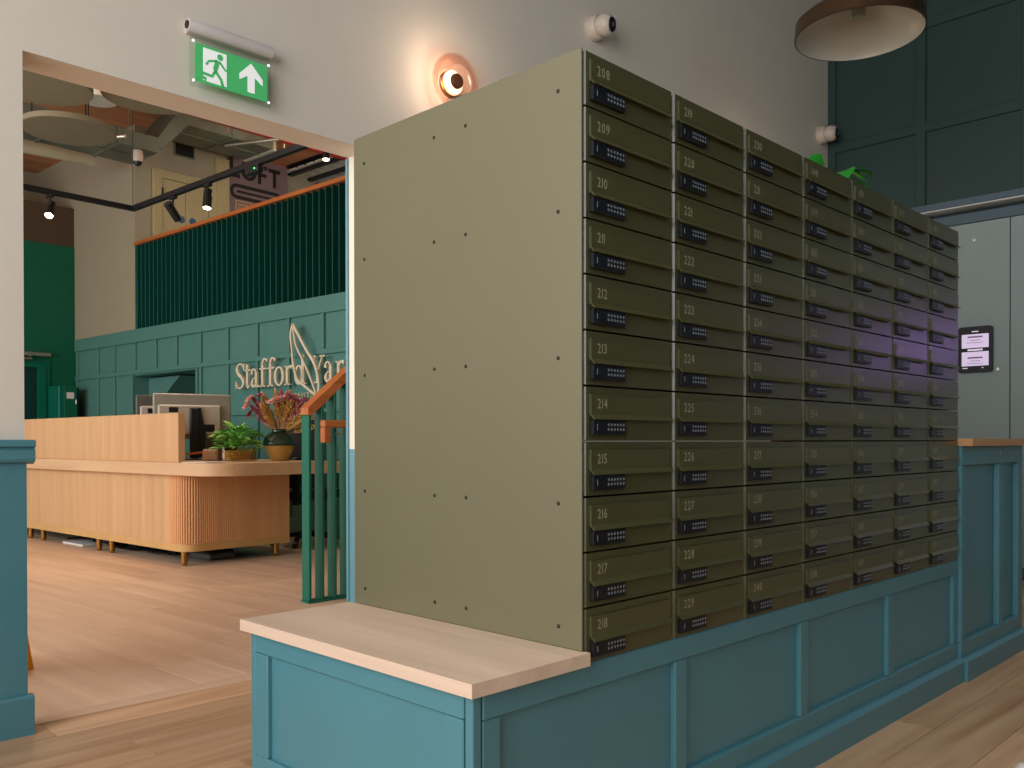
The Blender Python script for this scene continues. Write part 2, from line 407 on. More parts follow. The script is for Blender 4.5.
# beige block above, mezzanine back wall, far wall, ceilings
blk = MB().box(U0, 6.18, VC, 12.4, 2.22, HC).box(6.18, 8.6, 12.2, 12.4, 2.0, HC)
struct(blk.build('wall_upper_left', BEIGE, rotz=TH))
struct(MB().box(-4.0, U0, 12.2, 12.4, 0, HC).build('wall_far', BEIGE, rotz=TH))
gw = struct(MB().box(-4.0, 2.42, VG, VG+0.15, 0, 3.43).box(3.21, U0+0.05, VG, VG+0.15, 0, 2.215).box(3.21, U0-0.001, VG, VG+0.15, 2.215, 3.43).box(2.42, 3.21, VG, VG+0.15, 1.88, 3.43).build('wall_green', GREEN, rotz=TH))
struct(MB().box(-4.0, U0-0.001, VG+0.01, VG+0.15, 3.43, 3.94).build('wall_green_top', BROWNW, rotz=TH))
R('wall_beam', BEIGE, (-4.0, U0, VG+0.15, 12.2, 3.82, 3.94))
R('ceiling_reception', BROWNC, (-4.1, 8.6, 1.4, 12.4, HC, HC+0.1))
R('floor_mezzanine', mat('mezzanine_carpet', (90, 88, 84), 0.9), (U0+0.21, 8.6, 2.2, VC, 2.0, 2.2))
R('wall_mezzanine', BEIGE, (8.5, 8.6, 1.6, 12.3, 0, HC))
R('wall_stair', BEIGE, (U0+0.25, U0+0.4, 1.9, 4.6, 2.2, HC))
wl2 = MB().box(-4.0, -3.9, 1.7, 2.2, 0, HC).box(-4.0, -3.9, 10.2, 12.4, 0, HC).box(-4.0, -3.9, 2.2, 10.2, 0, 0.6).box(-4.0, -3.9, 2.2, 10.2, 3.8, HC)
struct(wl2.build('wall_reception_left', BEIGE, rotz=TH))
# door in the green wall
d1 = struct(MB().box(2.42, 3.12, VG+0.02, VG+0.07, 0, 1.83).build('door_1', mat('dark_green_door', (10, 58, 54), 0.4), rotz=TH))
fr = MB().box(3.12, 3.21, VG-0.03, VG+0.08, 0, 1.88).box(2.36, 2.42, VG-0.03, VG+0.08, 0, 1.88).box(2.42, 3.12, VG-0.03, VG+0.08, 1.83, 1.88).box(3.21, 3.26, VG-0.02, VG, 0, 1.93)
fr.build('door_frame', GREEN_B, d1)
c = MB().box(2.80, 3.26, VG-0.075, VG-0.03, 1.97, 2.02, bev=0.006).tube([(3.02, VG-0.05, 1.97), (3.02, VG-0.09, 1.93), (2.6, VG-0.06, 1.935)], 0.014)
c.lathe([(0.03, 0), (0.03, 0.05)], 16, Matrix.Translation((2.99, VG-0.05, 1.99)) @ RX)
c.build('door_closer', CHROME, d1)
MB().lathe([(0.0, 0), (0.022, 0), (0.022, 0.06), (0, 0.06)], 12, Matrix.Translation((3.03, VG+0.02, 1.02)) @ RX).build('door_handle', CHROME, d1, True)

# mezzanine double door in the back wall (faces the balustrade)
d2 = struct(MB().box(3.90, 4.60, VC-0.02, VC-0.002, 2.22, 4.10).build('door_2', CREAM, rotz=TH))
MB().box(3.80, 3.90, VC-0.05, VC, 2.2, 4.18).box(4.52, 4.62, VC-0.05, VC, 2.2, 4.18).box(3.90, 4.52, VC-0.05, VC, 4.08, 4.18).build('door_frame', CREAM, d2)
box('door_leaf', CREAM, (3.905, 4.205, VC-0.04, VC-0.02, 2.22, 4.075), d2, 0.003); box('door_leaf', CREAM, (4.21, 4.515, VC-0.04, VC-0.02, 2.22, 4.075), d2, 0.003)
for z in (3.9, 2.6): box('hinge', INK, (3.893, 3.912, VC-0.06, VC-0.04, z-0.06, z+0.06), d2)
box('hinge', INK, (4.508, 4.525, VC-0.06, VC-0.04, 3.55, 3.67), d2)
BLUE = mat('blue_door_sign', (24, 84, 130), 0.5)
for uu in (4.15, 4.30): MB().lathe([(0, 0), (0.045, 0), (0.045, 0.006), (0, 0.006)], 16, Matrix.Translation((uu, VC-0.04, 3.62)) @ RX).build('door_sign', BLUE, d2, True)
pil = R('trim_4', CREAM, (4.62, 4.80, VC-0.06, VC, 2.2, 4.5))
# white structural strip above the doorway

# lobby windows (behind the camera): frames with mullions and clear panes
PANE = glass('clear_pane', (244, 250, 250), 0.04, 0.02)
FRAME = mat('black_window_frame', (30, 34, 36), 0.5)
def window(n, axis, c0, c1, z0, z1, at, k, rot=0):
    f = MB(); a = 0.03
    def bar(p0, p1, q0, q1): f.box(*((at-a, at+a, p0, p1, q0, q1) if axis == 'x' else (p0, p1, at-a, at+a, q0, q1)))
    bar(c0, c0+0.05, z0, z1); bar(c1-0.05, c1, z0, z1); bar(c0, c1, z0, z0+0.05); bar(c0, c1, z1-0.05, z1)
    o = struct(f.build('window_%d' % n, FRAME, rotz=rot))
    for i in range(1, k):
        cc = c0+(c1-c0)*i/k; m_ = (at-a, at+a, cc-0.02, cc+0.02, z0, z1) if axis == 'x' else (cc-0.02, cc+0.02, at-a, at+a, z0, z1)
        box('mullion', FRAME, m_, o)
    for i in range(k):
        p0 = c0+(c1-c0)*i/k; p1 = c0+(c1-c0)*(i+1)/k
        box('pane', PANE, (at-0.004, at+0.004, p0, p1, z0, z1) if axis == 'x' else (p0, p1, at-0.004, at+0.004, z0, z1), o)
window(1, 'x', -2.7, 1.3, 0.6, 4.0, -4.05, 3)
window(2, 'y', -2.1, 2.5, 1.2, 4.0, -3.95, 4)
window(3, 'x', 2.2, 10.2, 0.6, 3.8, -3.95, 5, TH)

# ------------------------------------------------------------------ lockers on the right wall, bulkhead above
struct(box('trim_6', BLUEGREY, (4.80, 4.96, -2.6, 1.80, 2.405, 2.445)))
box('soffit_strip', PALEGREY, (4.815, 4.955, -2.6, 1.80, 2.397, 2.405), bpy.data.objects['trim_6'])
lk = thing('parcel_locker', 'pale grey wall of flush parcel lockers behind the mailboxes and wooden counter', 'locker', (4.90, 0, 0), -PI/2)
# front view: local x = -y world
MB().box(-1.79, 2.5, 0.02, 0.055, 0, 2.37).build('carcass', BLUEGREY, lk)
box('header', BLUEGREY, (-1.79, 2.5, 0, 0.02, 2.305, 2.37), lk, 0.002)
for i in range(8):
    a = -1.735+i*0.5745-0.0
    a0, a1 = -1.7345+i*0.5745, -1.7345+(i+1)*0.5745
    if a0 > 2.4: break
    box('locker_door', LOCKER, (a0+0.003, min(a1, 2.5)-0.003, 0, 0.02, 0.08, 2.30), lk, 0.0015)
for (y_, z_) in ((0.80, 2.19), (0.66, 1.34)):
    MB().lathe([(0, 0), (0.012, 0), (0.012, 0.004), (0, 0.005)], 12, Matrix.Translation((-y_, 0, z_)) @ RX).build('cam_lock', CHROME, lk, True)
SCR = emit('lit_screen', (214, 196, 226), 0.62)
def tablet(yc, zc, w_, h_, label, glow):
    t = thing('tablet_screen', label, 'screen', (4.8995, yc, zc-h_/2), -PI/2)
    b_ = MB(); r = 0.018; pts = []
    for cx, cz, a0 in ((w_/2-r, h_-r, 0), (-w_/2+r, h_-r, 90), (-w_/2+r, r, 180), (w_/2-r, r, 270)):
        for k in range(5): a = math.radians(a0+k*22.5); pts.append((cx+r*math.cos(a), cz+r*math.sin(a)))
    b_.prism(pts, -0.022, 0.0); b_.build('case', BLACK, t)
    x0, x1 = -w_/2+0.022, w_/2-0.022
    MB().box(x0, x1, -0.0235, -0.022, h_*0.60-0.02, h_-0.05).build('screen_panel', glow, t)
    MB().box(x0, x1, -0.0235, -0.022, 0.042, h_*0.60-0.045).build('screen_panel', glow, t)
    return t, x0, x1
tablet(-1.16, 1.52, 0.27, 0.38, 'black touchscreen with lilac panels on the lockers beyond the right edge of the photo', emit('lilac_screen', (176, 128, 232), 6.5))
t, x0, x1 = tablet(0.784, 1.474, 0.206, 0.298, 'small black tablet with two lit lilac panels on the grey lockers', SCR)
TXT = mat('grey_screen_text', (150, 138, 160), 0.5)
m_ = MB()
for zb in (0.225, 0.09):
    m_.box(-0.045, 0.045, -0.0242, -0.0236, zb, zb+0.010); m_.box(-0.03, 0.03, -0.0242, -0.0236, zb-0.018, zb-0.014); m_.box(-0.05, 0.05, -0.0242, -0.0236, zb-0.034, zb-0.031)
o = m_.build('screen_text', TXT, t); o['kind'] = 'stuff'
m_ = MB().box(-0.045, 0.045, -0.0242, -0.0222, 0.141, 0.151).box(-0.02, 0.02, -0.0242, -0.0222, 0.262, 0.268).box(-0.075, -0.045, -0.0242, -0.0222, 0.026, 0.031).box(0.04, 0.05, -0.0242, -0.0222, 0.026, 0.031)
o = m_.build('screen_bar', emit('screen_white', (220, 210, 225), 0.7), t); o['kind'] = 'stuff'

# ------------------------------------------------------------------ bench plinth
HB, HM, BL = 0.4708, 0.445, 0.312
XE = 2.128
bn = thing('bench', 'long teal panelled bench plinth with pale oak seat under the mailboxes', 'bench', (0, 0, 0))
PD = 0.754
bx0 = -BL+0.018
MB().box(bx0+0.012, XE-0.001, 0.014, PD-0.014, 0.0, HM-0.001).build('carcass', TEAL, bn)
seat_o = [(-BL, -0.018), (0.001, -0.018), (0.001, -0.0012), (-0.0048, -0.0012), (-0.0048, PD+0.018), (-BL, PD+0.018)]
MB().add([(p[0], p[1], HM+0.0002) for p in seat_o]+[(p[0], p[1], HB) for p in seat_o], [(5,4,3,2,1,0), (6,7,8,9,10,11)]+[(i, (i+1) % 6, 6+(i+1) % 6, 6+i) for i in range(6)]).build('seat', OAK_SEAT, bn)
box('deck', TEAL, (0.02, XE, 0.0165, PD-0.02, HM-0.012, HM+0.0005), bn)
# front frame
box('top_rail', TEAL, (-0.269, XE, 0, 0.016, 0.394, HM), bn, 0.0025)
box('bottom_rail', TEAL, (-0.269, XE, 0, 0.016, 0.07, 0.138), bn, 0.0025)
for a, c_ in ((-0.269, -0.225), (0.317, 0.363), (0.905, 0.952), (1.492, 1.546), (2.085, XE)):
    box('stile', TEAL, (a, c_, 0.001, 0.016, 0.138, 0.394), bn, 0.0025)
box('corner_post', TEAL, (bx0, -0.273, 0.0, 0.02, 0, HM), bn, 0.002)
# end frame (faces -x)
box('top_rail', TEAL, (bx0, bx0+0.016, 0.024, 0.736, 0.397, HM), bn, 0.0025)
box('bottom_rail', TEAL, (bx0, bx0+0.016, 0.024, 0.736, 0.07, 0.162), bn, 0.0025)
box('stile', TEAL, (bx0, bx0+0.016, 0.025, 0.076, 0.162, 0.396), bn, 0.0025); box('stile', TEAL, (bx0, bx0+0.016, 0.682, 0.736, 0.162, 0.396), bn, 0.0025)
box('corner_post', TEAL, (bx0, bx0+0.02, 0.737, PD, 0, HM), bn, 0.002)
def skirt(x0, x1, y, name='skirting', parent=None, d=0.024, h=0.085, m=TEAL):
    me = MB().prism([(0, 0), (-d, 0), (-d, h-0.012), (-d+0.012, h), (0, h)], 0, 1).mesh(name); me.materials.append(m)
    for v in me.vertices: a, b2, z = v.co; v.co = (x0+b2*(x1-x0), y+a, z)
    return link(name, me, parent)
skirt(bx0-0.02, XE, 0.002, parent=bn)
me = MB().prism([(0, 0), (-0.022, 0), (-0.022, 0.073), (-0.01, 0.085), (0, 0.085)], -0.02, PD).mesh('skirting'); me.materials.append(TEAL)
for v in me.vertices: v.co = (bx0+v.co.x, v.co.y, v.co.z)
link('skirting', me, bn)

# ------------------------------------------------------------------ mailboxes
W, NR, NC, H1 = 0.3040, 11, 7, 1.6472
H = (H1-HM)/NR
ep = thing('end_panel', 'plain olive steel end panel with rows of small screws beside the mailboxes', 'panel', (-0.004, 0, HB))
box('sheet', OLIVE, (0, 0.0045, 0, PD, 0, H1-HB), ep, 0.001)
sc_me = MB().lathe([(0, 0), (0.0042, 0), (0.0042, 0.001), (0.0016, 0.0022), (0, 0.0022)], 10, Matrix.Rotation(-PI/2, 4, 'Y')).mesh('screw'); sc_me.materials.append(SCREWM)
for z in (1.577, 1.338, 1.047, 0.757, 0.512):
    for y in (0.06, 0.333, 0.44, 0.709): link('screw', sc_me, ep, (0, y, z-HB))
g = 0.0065; bw = W-g; bh = H-0.0042
def meshof(mb, name, m): me = mb.mesh(name); me.materials.append(m); return me
body_me = meshof(MB().box(0.0005, bw-0.0005, 0.013, PD-0.002, 0, bh), 'body', OLIVE_SHADE)
door_me = meshof(MB().add([(0.0,0.013,0),(0.0,0.009,0),(0.0055,0.0,0),(bw-0.0015,0.0,0),(bw,0.0015,0),(bw,0.013,0),(0.0,0.013,bh),(0.0,0.009,bh),(0.0055,0.0,bh),(bw-0.0015,0.0,bh),(bw,0.0015,bh),(bw,0.013,bh)],[(0,1,7,6),(1,2,8,7),(2,3,9,8),(3,4,10,9),(4,5,11,10),(5,0,6,11),(5,4,3,2,1,0),(6,7,8,9,10,11)]), 'door', OLIVE_SHADE)
fl = [(0, 0.865*bh), (-0.0055, 0.858*bh), (-0.0055, 0.49*bh), (-0.0135, 0.405*bh), (-0.0142, 0.392*bh), (-0.012, 0.388*bh), (-0.0035, 0.47*bh), (0, 0.47*bh)]
fm = MB(); fx0, fx1 = 0.052*bw, 0.95*bw
n = len(fl); fm.add([(fx0, p[0], p[1]) for p in fl]+[(fx1, p[0], p[1]) for p in fl], [tuple(range(n)), tuple(range(2*n-1, n-1, -1))]+[(i, (i+1) % n, n+(i+1) % n, n+i) for i in range(n)])
flap_me = meshof(fm, 'letter_flap', OLIVE_SHADE)
lx0, lx1, lz0, lz1 = 0.052*bw, 0.40*bw, 0.095*bh, 0.385*bh
lock_me = meshof(MB().box(lx0, lx1, -0.0105, 0, lz0, lz1, bev=0.0015), 'keypad_lock', BLACK)
km = MB()
for r_ in (0, 1):
    for k in range(6):
        kx = lx0+(lx1-lx0)*(0.44+0.095*k); kz = lz0+(lz1-lz0)*(0.68-0.30*r_)
        km.box(kx, kx+0.0042, -0.0111, -0.0103, kz-0.0025, kz+0.0025)
km.box(lx0+0.012, lx0+0.0135, -0.0111, -0.0103, lz0+0.010, lz1-0.009)
keys_me = meshof(km, 'key_digits', KEYS)
starts = [208, 219, 230, 348, 359, 370, 381]
ordw = ['first', 'second', 'third', 'fourth', 'fifth', 'sixth', 'seventh', 'eighth', 'ninth', 'tenth', 'eleventh']
rootm = None
for c_ in range(NC):
    for r_ in range(NR):
        nbr = starts[c_]+r_
        if r_ == 0: rw = 'topmost'
        elif r_ == 10: rw = 'lowest'
        elif r_ <= 5: rw = ordw[r_]+' from the top'
        else: rw = ordw[10-r_]+' from the bottom'
        lab = 'olive steel mailbox numbered %d, %s in the %s column' % (nbr, rw, ordw[c_]) if c_ < 3 else 'olive steel mailbox, %s in the %s column from the left' % (rw, ordw[c_])
        if c_ == 6: lab = 'olive steel mailbox, %s in the rightmost column, beside the lockers' % rw
        t = thing('mailbox', lab, 'mailbox', (c_*W+g*0.6, 0, HM+(NR-1-r_)*H+0.001), 0, 'olive mailboxes with keypad locks')
        link('body', body_me, t); link('door', door_me, t); link('letter_flap', flap_me, t)
        k = link('keypad_lock', lock_me, t); kd = link('key_digits', keys_me, k); kd['kind'] = 'stuff'
        nm = MB(); text(nm, str(nbr), 0.115*bw, 0.60*bh, 0.028, -0.0059, 0.85, 0.16)
        nm.build('number', NUMB, t)

# ------------------------------------------------------------------ teal cupboard at the right end
cb = thing('cupboard', 'tall teal panelled cupboard with oak top at right end of the mailboxes', 'cupboard', (2.134, 0, 0))
CW = 0.762
MB().box(0.0, CW, 0.013, 0.74, 0, 0.855).build('carcass', TEAL, cb)
box('worktop', OAK_TOP, (-0.008, CW+0.02, -0.050, 0.75, 0.862, 0.889), cb, 0.0015)
box('top_rail', TEAL, (0, CW, -0.011, 0.013, 0.79, 0.86), cb, 0.002)
box('bottom_rail', TEAL, (0, CW, -0.011, 0.013, 0.07, 0.14), cb, 0.002)
for a, c_ in ((0.0, 0.035), (0.447, 0.497), (0.703, CW)): box('stile', TEAL, (a, c_, -0.0108, 0.013, 0.14, 0.79), cb, 0.002)
s1 = skirt(0.0, 0.436, -0.010, parent=cb); s2 = skirt(0.440, CW+0.01, -0.010, parent=cb)
MB().lathe([(0, 0), (0.008, 0), (0.008, 0.003), (0, 0.003)], 12, Matrix.Translation((0.446, -0.011, 0.832)) @ RX).build('keyhole', CHROME, cb, True)

# ------------------------------------------------------------------ pothos on top of the mailboxes
pt = thing('pothos', 'bright green trailing pothos plant lying on top of the mailboxes', 'plant', (1.46, 0.24, H1+0.001))
LEAFM = mat('bright_leaf_green', (70, 176, 44), 0.4, var=0.3, scale=18)
LEAFD = mat('leaf_green', (34, 140, 40), 0.4, var=0.3, scale=18)
STEM = mat('plant_stem', (120, 140, 60), 0.6)
MB().lathe([(0, 0), (0.05, 0), (0.062, 0.035), (0.058, 0.035), (0.048, 0.006), (0, 0.006)], 20).build('pot', WPLAST, pt, True)
MB().lathe([(0, 0.024), (0.055, 0.024), (0, 0.028)], 16).build('soil', mat('soil', (50, 36, 26), 0.9), pt)
def leafmesh(L, Wd, m, fold=0.15, droop=0.2):
    vs = []; fs = []; N = 7
    for i in range(N+1):
        t = i/N; wd = Wd*math.sin(PI*min(1, t*1.0+0.02))**0.7*(1.15-0.5*t) if 0 < t < 1 else 0.0005
        zz = -droop*L*t*t
        for s_ in (-1, -0.5, 0, 0.5, 1): vs.append((t*L, s_*wd/2, zz+abs(s_)*fold*wd/2))
    for i in range(N):
        for k in range(4): a = i*5+k; fs.append((a, a+1, a+6, a+5))
    me = bpy.data.meshes.new('leaf'); me.from_pydata(vs, [], fs); me.materials.append(m)
    for p in me.polygons: p.use_smooth = True
    return me
l1, l2 = leafmesh(0.095, 0.075, LEAFM), leafmesh(0.095, 0.07, LEAFD)
def place_leaf(par, me, tip, base, roll=0.0, s=1.0):
    base = Vector(base); tip = Vector(tip); d = (tip-base); o = link('leaf', me, par, base)
    o.rotation_mode = 'QUATERNION'; q = d.to_track_quat('X', 'Z'); o.rotation_quaternion = q @ Matrix.Rotation(roll, 3, 'X').to_quaternion(); o.scale = (s,)*3
    return o
off = Vector((1.46, 0.24, H1))
def wv(x, y, z): return Vector((x, y, z))-off
stems = MB()
for path in ([wv(1.46, .24, H1+.03), wv(1.42, .18, H1+.085), wv(1.46, .13, H1+.095), wv(1.54, .11, H1+.10)], [wv(1.46, .24, H1+.03), wv(1.35, .2, H1+.085), wv(1.27, .14, H1+.075)],
             [wv(1.46, .24, H1+.03), wv(1.52, .22, H1+.10), wv(1.60, .2, H1+.12)]):
    stems.tube(cr(path, 5), 0.0028, 6)
o = stems.build('stem', STEM, pt, True); o['kind'] = 'stuff'
for a in ((l2, (1.235, .09, H1+.108), (1.28, .16, H1+.06), -0.9), (l2, (1.40, .10, H1+.075), (1.47, .13, H1+.107), 0.3), (l2, (1.585, .10, H1+.122), (1.51, .12, H1+.116), 0.3), (l1, (1.575, .10, H1+.10), (1.50, .12, H1+.10), 0.9),
          (l1, (1.605, .09, H1+.052), (1.545, .11, H1+.075), 0.8), (l2, (1.53, .10, H1+.06), (1.46, .12, H1+.085), 0.5),
          (l1, (1.36, .3, H1+.06), (1.42, .24, H1+.06), 0.2), (l2, (1.52, .34, H1+.07), (1.48, .27, H1+.06), 0.1), (l1, (1.44, .36, H1+.05), (1.45, .29, H1+.06), 0)):
    place_leaf(pt, a[0], wv(*a[1]), wv(*a[2]), a[3], 0.95)

# ------------------------------------------------------------------ things on the lobby walls
# wall lamps: brass disc, opal cylinder, dark cap, clear glass dish
OPAL = emit('lit_opal', (255, 214, 184), 1.5)
DISH = glass('rose_tinted_dish', (254, 244, 240), 0.015, 0.02, 0.22)
COPPER = mat('copper_brown_cap', (48, 28, 18), 0.35, 0.3)
def sconce(x, z, label):
    l = bpy.data.lights.new('lamp_bulb', 'POINT'); l.energy = 2.6; l.color = (1, 0.72, 0.54); l.shadow_soft_size = 0.04
    t = thing('wall_lamp', label, 'lamp', (x, YW, z), 0, 'round glass wall lamps')
    MB().lathe([(0, 0), (0.055, 0), (0.055, 0.012), (0.045, 0.018), (0, 0.018)], 32, RX).build('back_plate', BRASS, t, True)
    MB().lathe([(0.025, 0.012), (0.046, 0.014), (0.052, 0.022), (0.050, 0.036), (0.038, 0.044), (0.0, 0.044)], 32, RX).build('opal_shade', OPAL, t, True)
    MB().lathe([(0.0, 0.044), (0.028, 0.0442), (0.032, 0.048), (0.032, 0.060), (0.029, 0.064), (0.0, 0.064)], 32, RX).build('front_cap', COPPER, t, True)
    MB().lathe([(0.062, 0.014), (0.095, 0.012), (0.114, 0.024), (0.121, 0.045), (0.116, 0.066), (0.098, 0.080), (0.070, 0.084), (0.064, 0.080), (0.094, 0.074), (0.110, 0.062), (0.115, 0.045), (0.109, 0.028), (0.094, 0.018), (0.062, 0.020)], 48, RX, caps=False).build('glass_dish', DISH, t, True)
    lo = bpy.data.objects.new('lamp_bulb', l); COL.objects.link(lo); lo.parent = t; lo.location = (-0.06, -0.16, 0.0)
sconce(1.245, 2.442, 'lit round glass wall lamp with dark cap, above the olive end panel')
sconce(3.72, 2.446, 'lit round glass wall lamp mostly hidden behind the right-hand mailboxes')
# security cameras
def turret(x, z, yaw, pitch, label):
    t = thing('security_camera', label, 'camera', (x, YW, z), 0, 'white turret cameras on the lobby wall')
    MB().lathe([(0, 0), (0.058, 0), (0.062, 0.01), (0.062, 0.04), (0.056, 0.055), (0.03, 0.06), (0, 0.06)], 28, RX).build('base', WPLAST, t, True)
    mx = Matrix.Translation((0.0, -0.075, -0.002)) @ Matrix.Rotation(yaw, 4, 'Z') @ Matrix.Rotation(pitch, 4, 'X') @ RX
    MB().lathe([(0, -0.05), (0.034, -0.04), (0.052, -0.01), (0.055, 0.018), (0.050, 0.036), (0.038, 0.048), (0, 0.048)], 28, mx).build('eyeball', WPLAST, t, True)
    e = MB().lathe([(0, 0.0485), (0.037, 0.0485), (0.034, 0.054), (0, 0.056)], 24, mx).build('lens_window', BLACK, t, True)
    MB().lathe([(0, 0.056), (0.012, 0.056), (0.010, 0.060), (0, 0.060)], 16, mx).build('lens', mat('lens_glass', (90, 86, 96), 0.1), e, True)
turret(2.23, 3.006, 0.22, 0.15, 'white turret camera on the upper wall, right of the round wall lamp')
turret(4.81, 3.09, 0.20, 0.1, 'white turret camera in the wall corner by the dark green panelling')
# pendant lamp
pd = thing('pendant_lamp', 'wide dark bronze pendant lamp with white inside, hanging above the mailboxes', 'lamp', (2.983, 0.737, 2.875))
Rr = 0.30
MB().lathe([(Rr, 0), (Rr+0.004, 0.004), (Rr, 0.075), (0.27, 0.10), (0.16, 0.16), (0.07, 0.21), (0.05, 0.25), (0, 0.255)], 64, caps=False).build('shade', BRONZE, pd, True)
MB().lathe([(Rr-0.003, 0.002), (Rr-0.006, 0.02), (0.262, 0.05), (0.15, 0.115), (0.06, 0.16), (0, 0.165)], 64, caps=False).build('inner_reflector', mat('white_enamel', (196, 190, 172), 0.35), pd, True)
MB().lathe([(0, 0.085), (0.026, 0.088), (0.034, 0.10), (0.034, 0.165), (0, 0.165)], 24).build('bulb_holder', mat('frosted_diffuser', (150, 156, 140), 0.4), pd, True)
MB().tube([(0, 0, 0.25), (0, 0, HC-2.875-0.002)], 0.006, 8).build('cord', BLACKM, pd)
MB().lathe([(0, HC-2.875-0.03), (0.05, HC-2.875-0.028), (0.05, HC-2.875-0.001), (0, HC-2.875-0.001)], 20).build('ceiling_rose', BRONZE, pd, True)

# exit sign
ex = thing('exit_sign', 'white and green emergency exit sign with running man and arrow above the opening', 'sign', (0.2, YW, 2.09))
EXG = emit('exit_green', (74, 178, 104), 0.30); EXW = emit('exit_white', (232, 230, 228), 0.45)
ACR = glass('acrylic_plate', (246, 250, 248), 0.02, 0.1, 0.2)
tb = MB().lathe([(0.020, -0.159), (0.022, -0.155), (0.022, 0.157), (0.020, 0.159)], 24, Matrix.Translation((0, -0.036, 0.202)) @ Matrix.Rotation(PI/2, 4, 'Y'))
tb.box(-0.15, 0.15, -0.036, 0, 0.185, 0.222); tb.build('housing', mat('sign_housing', (206, 198, 192), 0.35), ex, True)
MB().lathe([(0, 0), (0.014, 0), (0.014, 0.003), (0, 0.003)], 16, Matrix.Translation((-0.159, -0.036, 0.202)) @ Matrix.Rotation(-PI/2, 4, 'Y')).build('end_cap_lock', SCREWM, ex)
box('acrylic_plate', ACR, (-0.152, 0.152, -0.041, -0.035, 0.0, 0.185), ex)
gx0, gx1, gz0, gz1 = -0.135, 0.137, 0.018, 0.148
box('green_panel', EXG, (gx0, gx1, -0.0425, -0.0412, gz0, gz1), ex)
def gp(p): return (gx0+(gx1-gx0)*p[0], gz0+(gz1-gz0)*p[1])
pg = MB(); yy0, yy1 = -0.0436, -0.0426
door = [(0.105, 0.05), (0.105, 0.93), (0.42, 0.93), (0.42, 0.0), (0.33, 0.0), (0.37, 0.05)]
pg.prism([gp(p) for p in [(0.105, 0.93), (0.42, 0.93), (0.42, 0.07), (0.105, 0.07)]], yy0, yy1)
pg.prism([gp(p) for p in [(0.765, 0.92), (0.60, 0.56), (0.60, 0.40), (0.715, 0.56), (0.715, 0.12), (0.815, 0.12), (0.815, 0.56), (0.93, 0.40), (0.93, 0.56)]], yy0, yy1)
o = pg.build('white_pictogram', EXW, ex); o['kind'] = 'stuff'
mn = MB(); yy0, yy1 = -0.0446, -0.0437
circ = lambda cx, cz, r: [(cx+r*math.cos(2*PI*k/16)*0.48, cz+r*math.sin(2*PI*k/16)) for k in range(16)]
mn.prism([gp(p) for p in circ(0.33, 0.80, 0.085)], yy0, yy1)
def st(pts, w_): mn.ribbon([gp(p) for p in pts], w_, yy0, yy1)
st([(0.30, 0.70), (0.26, 0.42)], 0.017); st([(0.32, 0.68), (0.40, 0.50), (0.46, 0.50)], 0.008); st([(0.29, 0.68), (0.18, 0.62), (0.14, 0.50)], 0.008)
st([(0.26, 0.42), (0.34, 0.22), (0.37, 0.03)], 0.011); st([(0.27, 0.42), (0.22, 0.24), (0.06, 0.26)], 0.011)
st([(0.04, 0.17), (0.14, 0.13), (0.12, 0.06)], 0.010)
o = mn.build('running_man', EXG, ex); o['kind'] = 'stuff'
for sx in (gx0-0.006, gx1+0.006):
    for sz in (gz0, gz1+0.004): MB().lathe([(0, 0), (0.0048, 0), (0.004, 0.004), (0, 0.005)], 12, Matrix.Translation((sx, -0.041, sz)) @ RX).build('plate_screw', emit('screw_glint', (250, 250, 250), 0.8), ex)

# yellow wet-floor board behind the left wall
wf_ = thing('floor_sign', 'yellow-orange plastic A-frame floor sign half hidden behind the teal dado', 'sign', (-0.364, 2.706, 0), 0.2)
for sgn in (-1, 1):
    me = MB().prism([(-0.15, 0), (0.15, 0), (0.10, 0.60), (0.06, 0.63), (-0.06, 0.63), (-0.10, 0.60)], -0.008, 0.008).mesh('board_panel'); me.materials.append(YELLOW)
    o = link('board_panel', me, wf_, (0, sgn*0.12, 0)); o.rotation_euler = (sgn*0.18, 0, 0)
box('hinge_bar', YELLOW, (-0.06, 0.06, -0.02, 0.02, 0.60, 0.625), wf_, 0.004)

# ------------------------------------------------------------------ stair railing
YS = 3.08
rl = thing('stair_railing', 'emerald green flat-bar stair railing with orange wooden handrail', 'railing', (0.02, YS, 0))
slope = (1.25-1.04)/(1.557-1.31)
for k in range(13):
    x = 1.297+0.0818*k; zt = 1.015+max(0, x-1.30)*slope
    zb = 0.012 if x < 1.62 else 0.012+(x-1.62)*slope
    box('baluster', GREEN_B, (x, x+0.016, -0.036, 0.036, zb, zt+0.01), rl, 0.002)
MB().box(1.29, 1.66, -0.038, 0.038, 0, 0.012).build('bottom_rail', GREEN_B, rl)
MB().prism([(1.66, 0.0), (2.4, 0.74*slope), (2.4, 0.74*slope+0.014), (1.66, 0.014)], -0.03, 0.03).build('bottom_rail', GREEN_B, rl)
MB().prism([(1.293, 1.028), (1.293, 1.066), (2.42, 1.066+1.127*slope), (2.42, 1.019+1.127*slope), (1.315, 1.022)], -0.038, 0.038).build('handrail', RAILW, rl)
hb = MB().box(1.345, 2.0, -0.114, -0.070, 0.958, 0.998, bev=0.006)
hb.build('lower_handrail', RAILW, rl)
box('handrail_return', RAILW, (1.345, 1.387, -0.114, -0.070, 0.875, 0.958), rl, 0.005)
MB().tube([(1.47, -0.092, 0.958), (1.47, -0.092, 0.925), (1.47, -0.036, 0.925)], 0.006, 8).build('rail_bracket', CHROME, rl)
stc = thing('staircase', 'pale flight of stairs rising behind the mailboxes', 'stairs', (1.66, 2.02, 0))
for k in range(8): box('step', BEIGE, (0.2*k, 0.2*k+0.25, 0.0, 1.0, 0.17*k, 0.17*(k+1)), stc, 0.003)

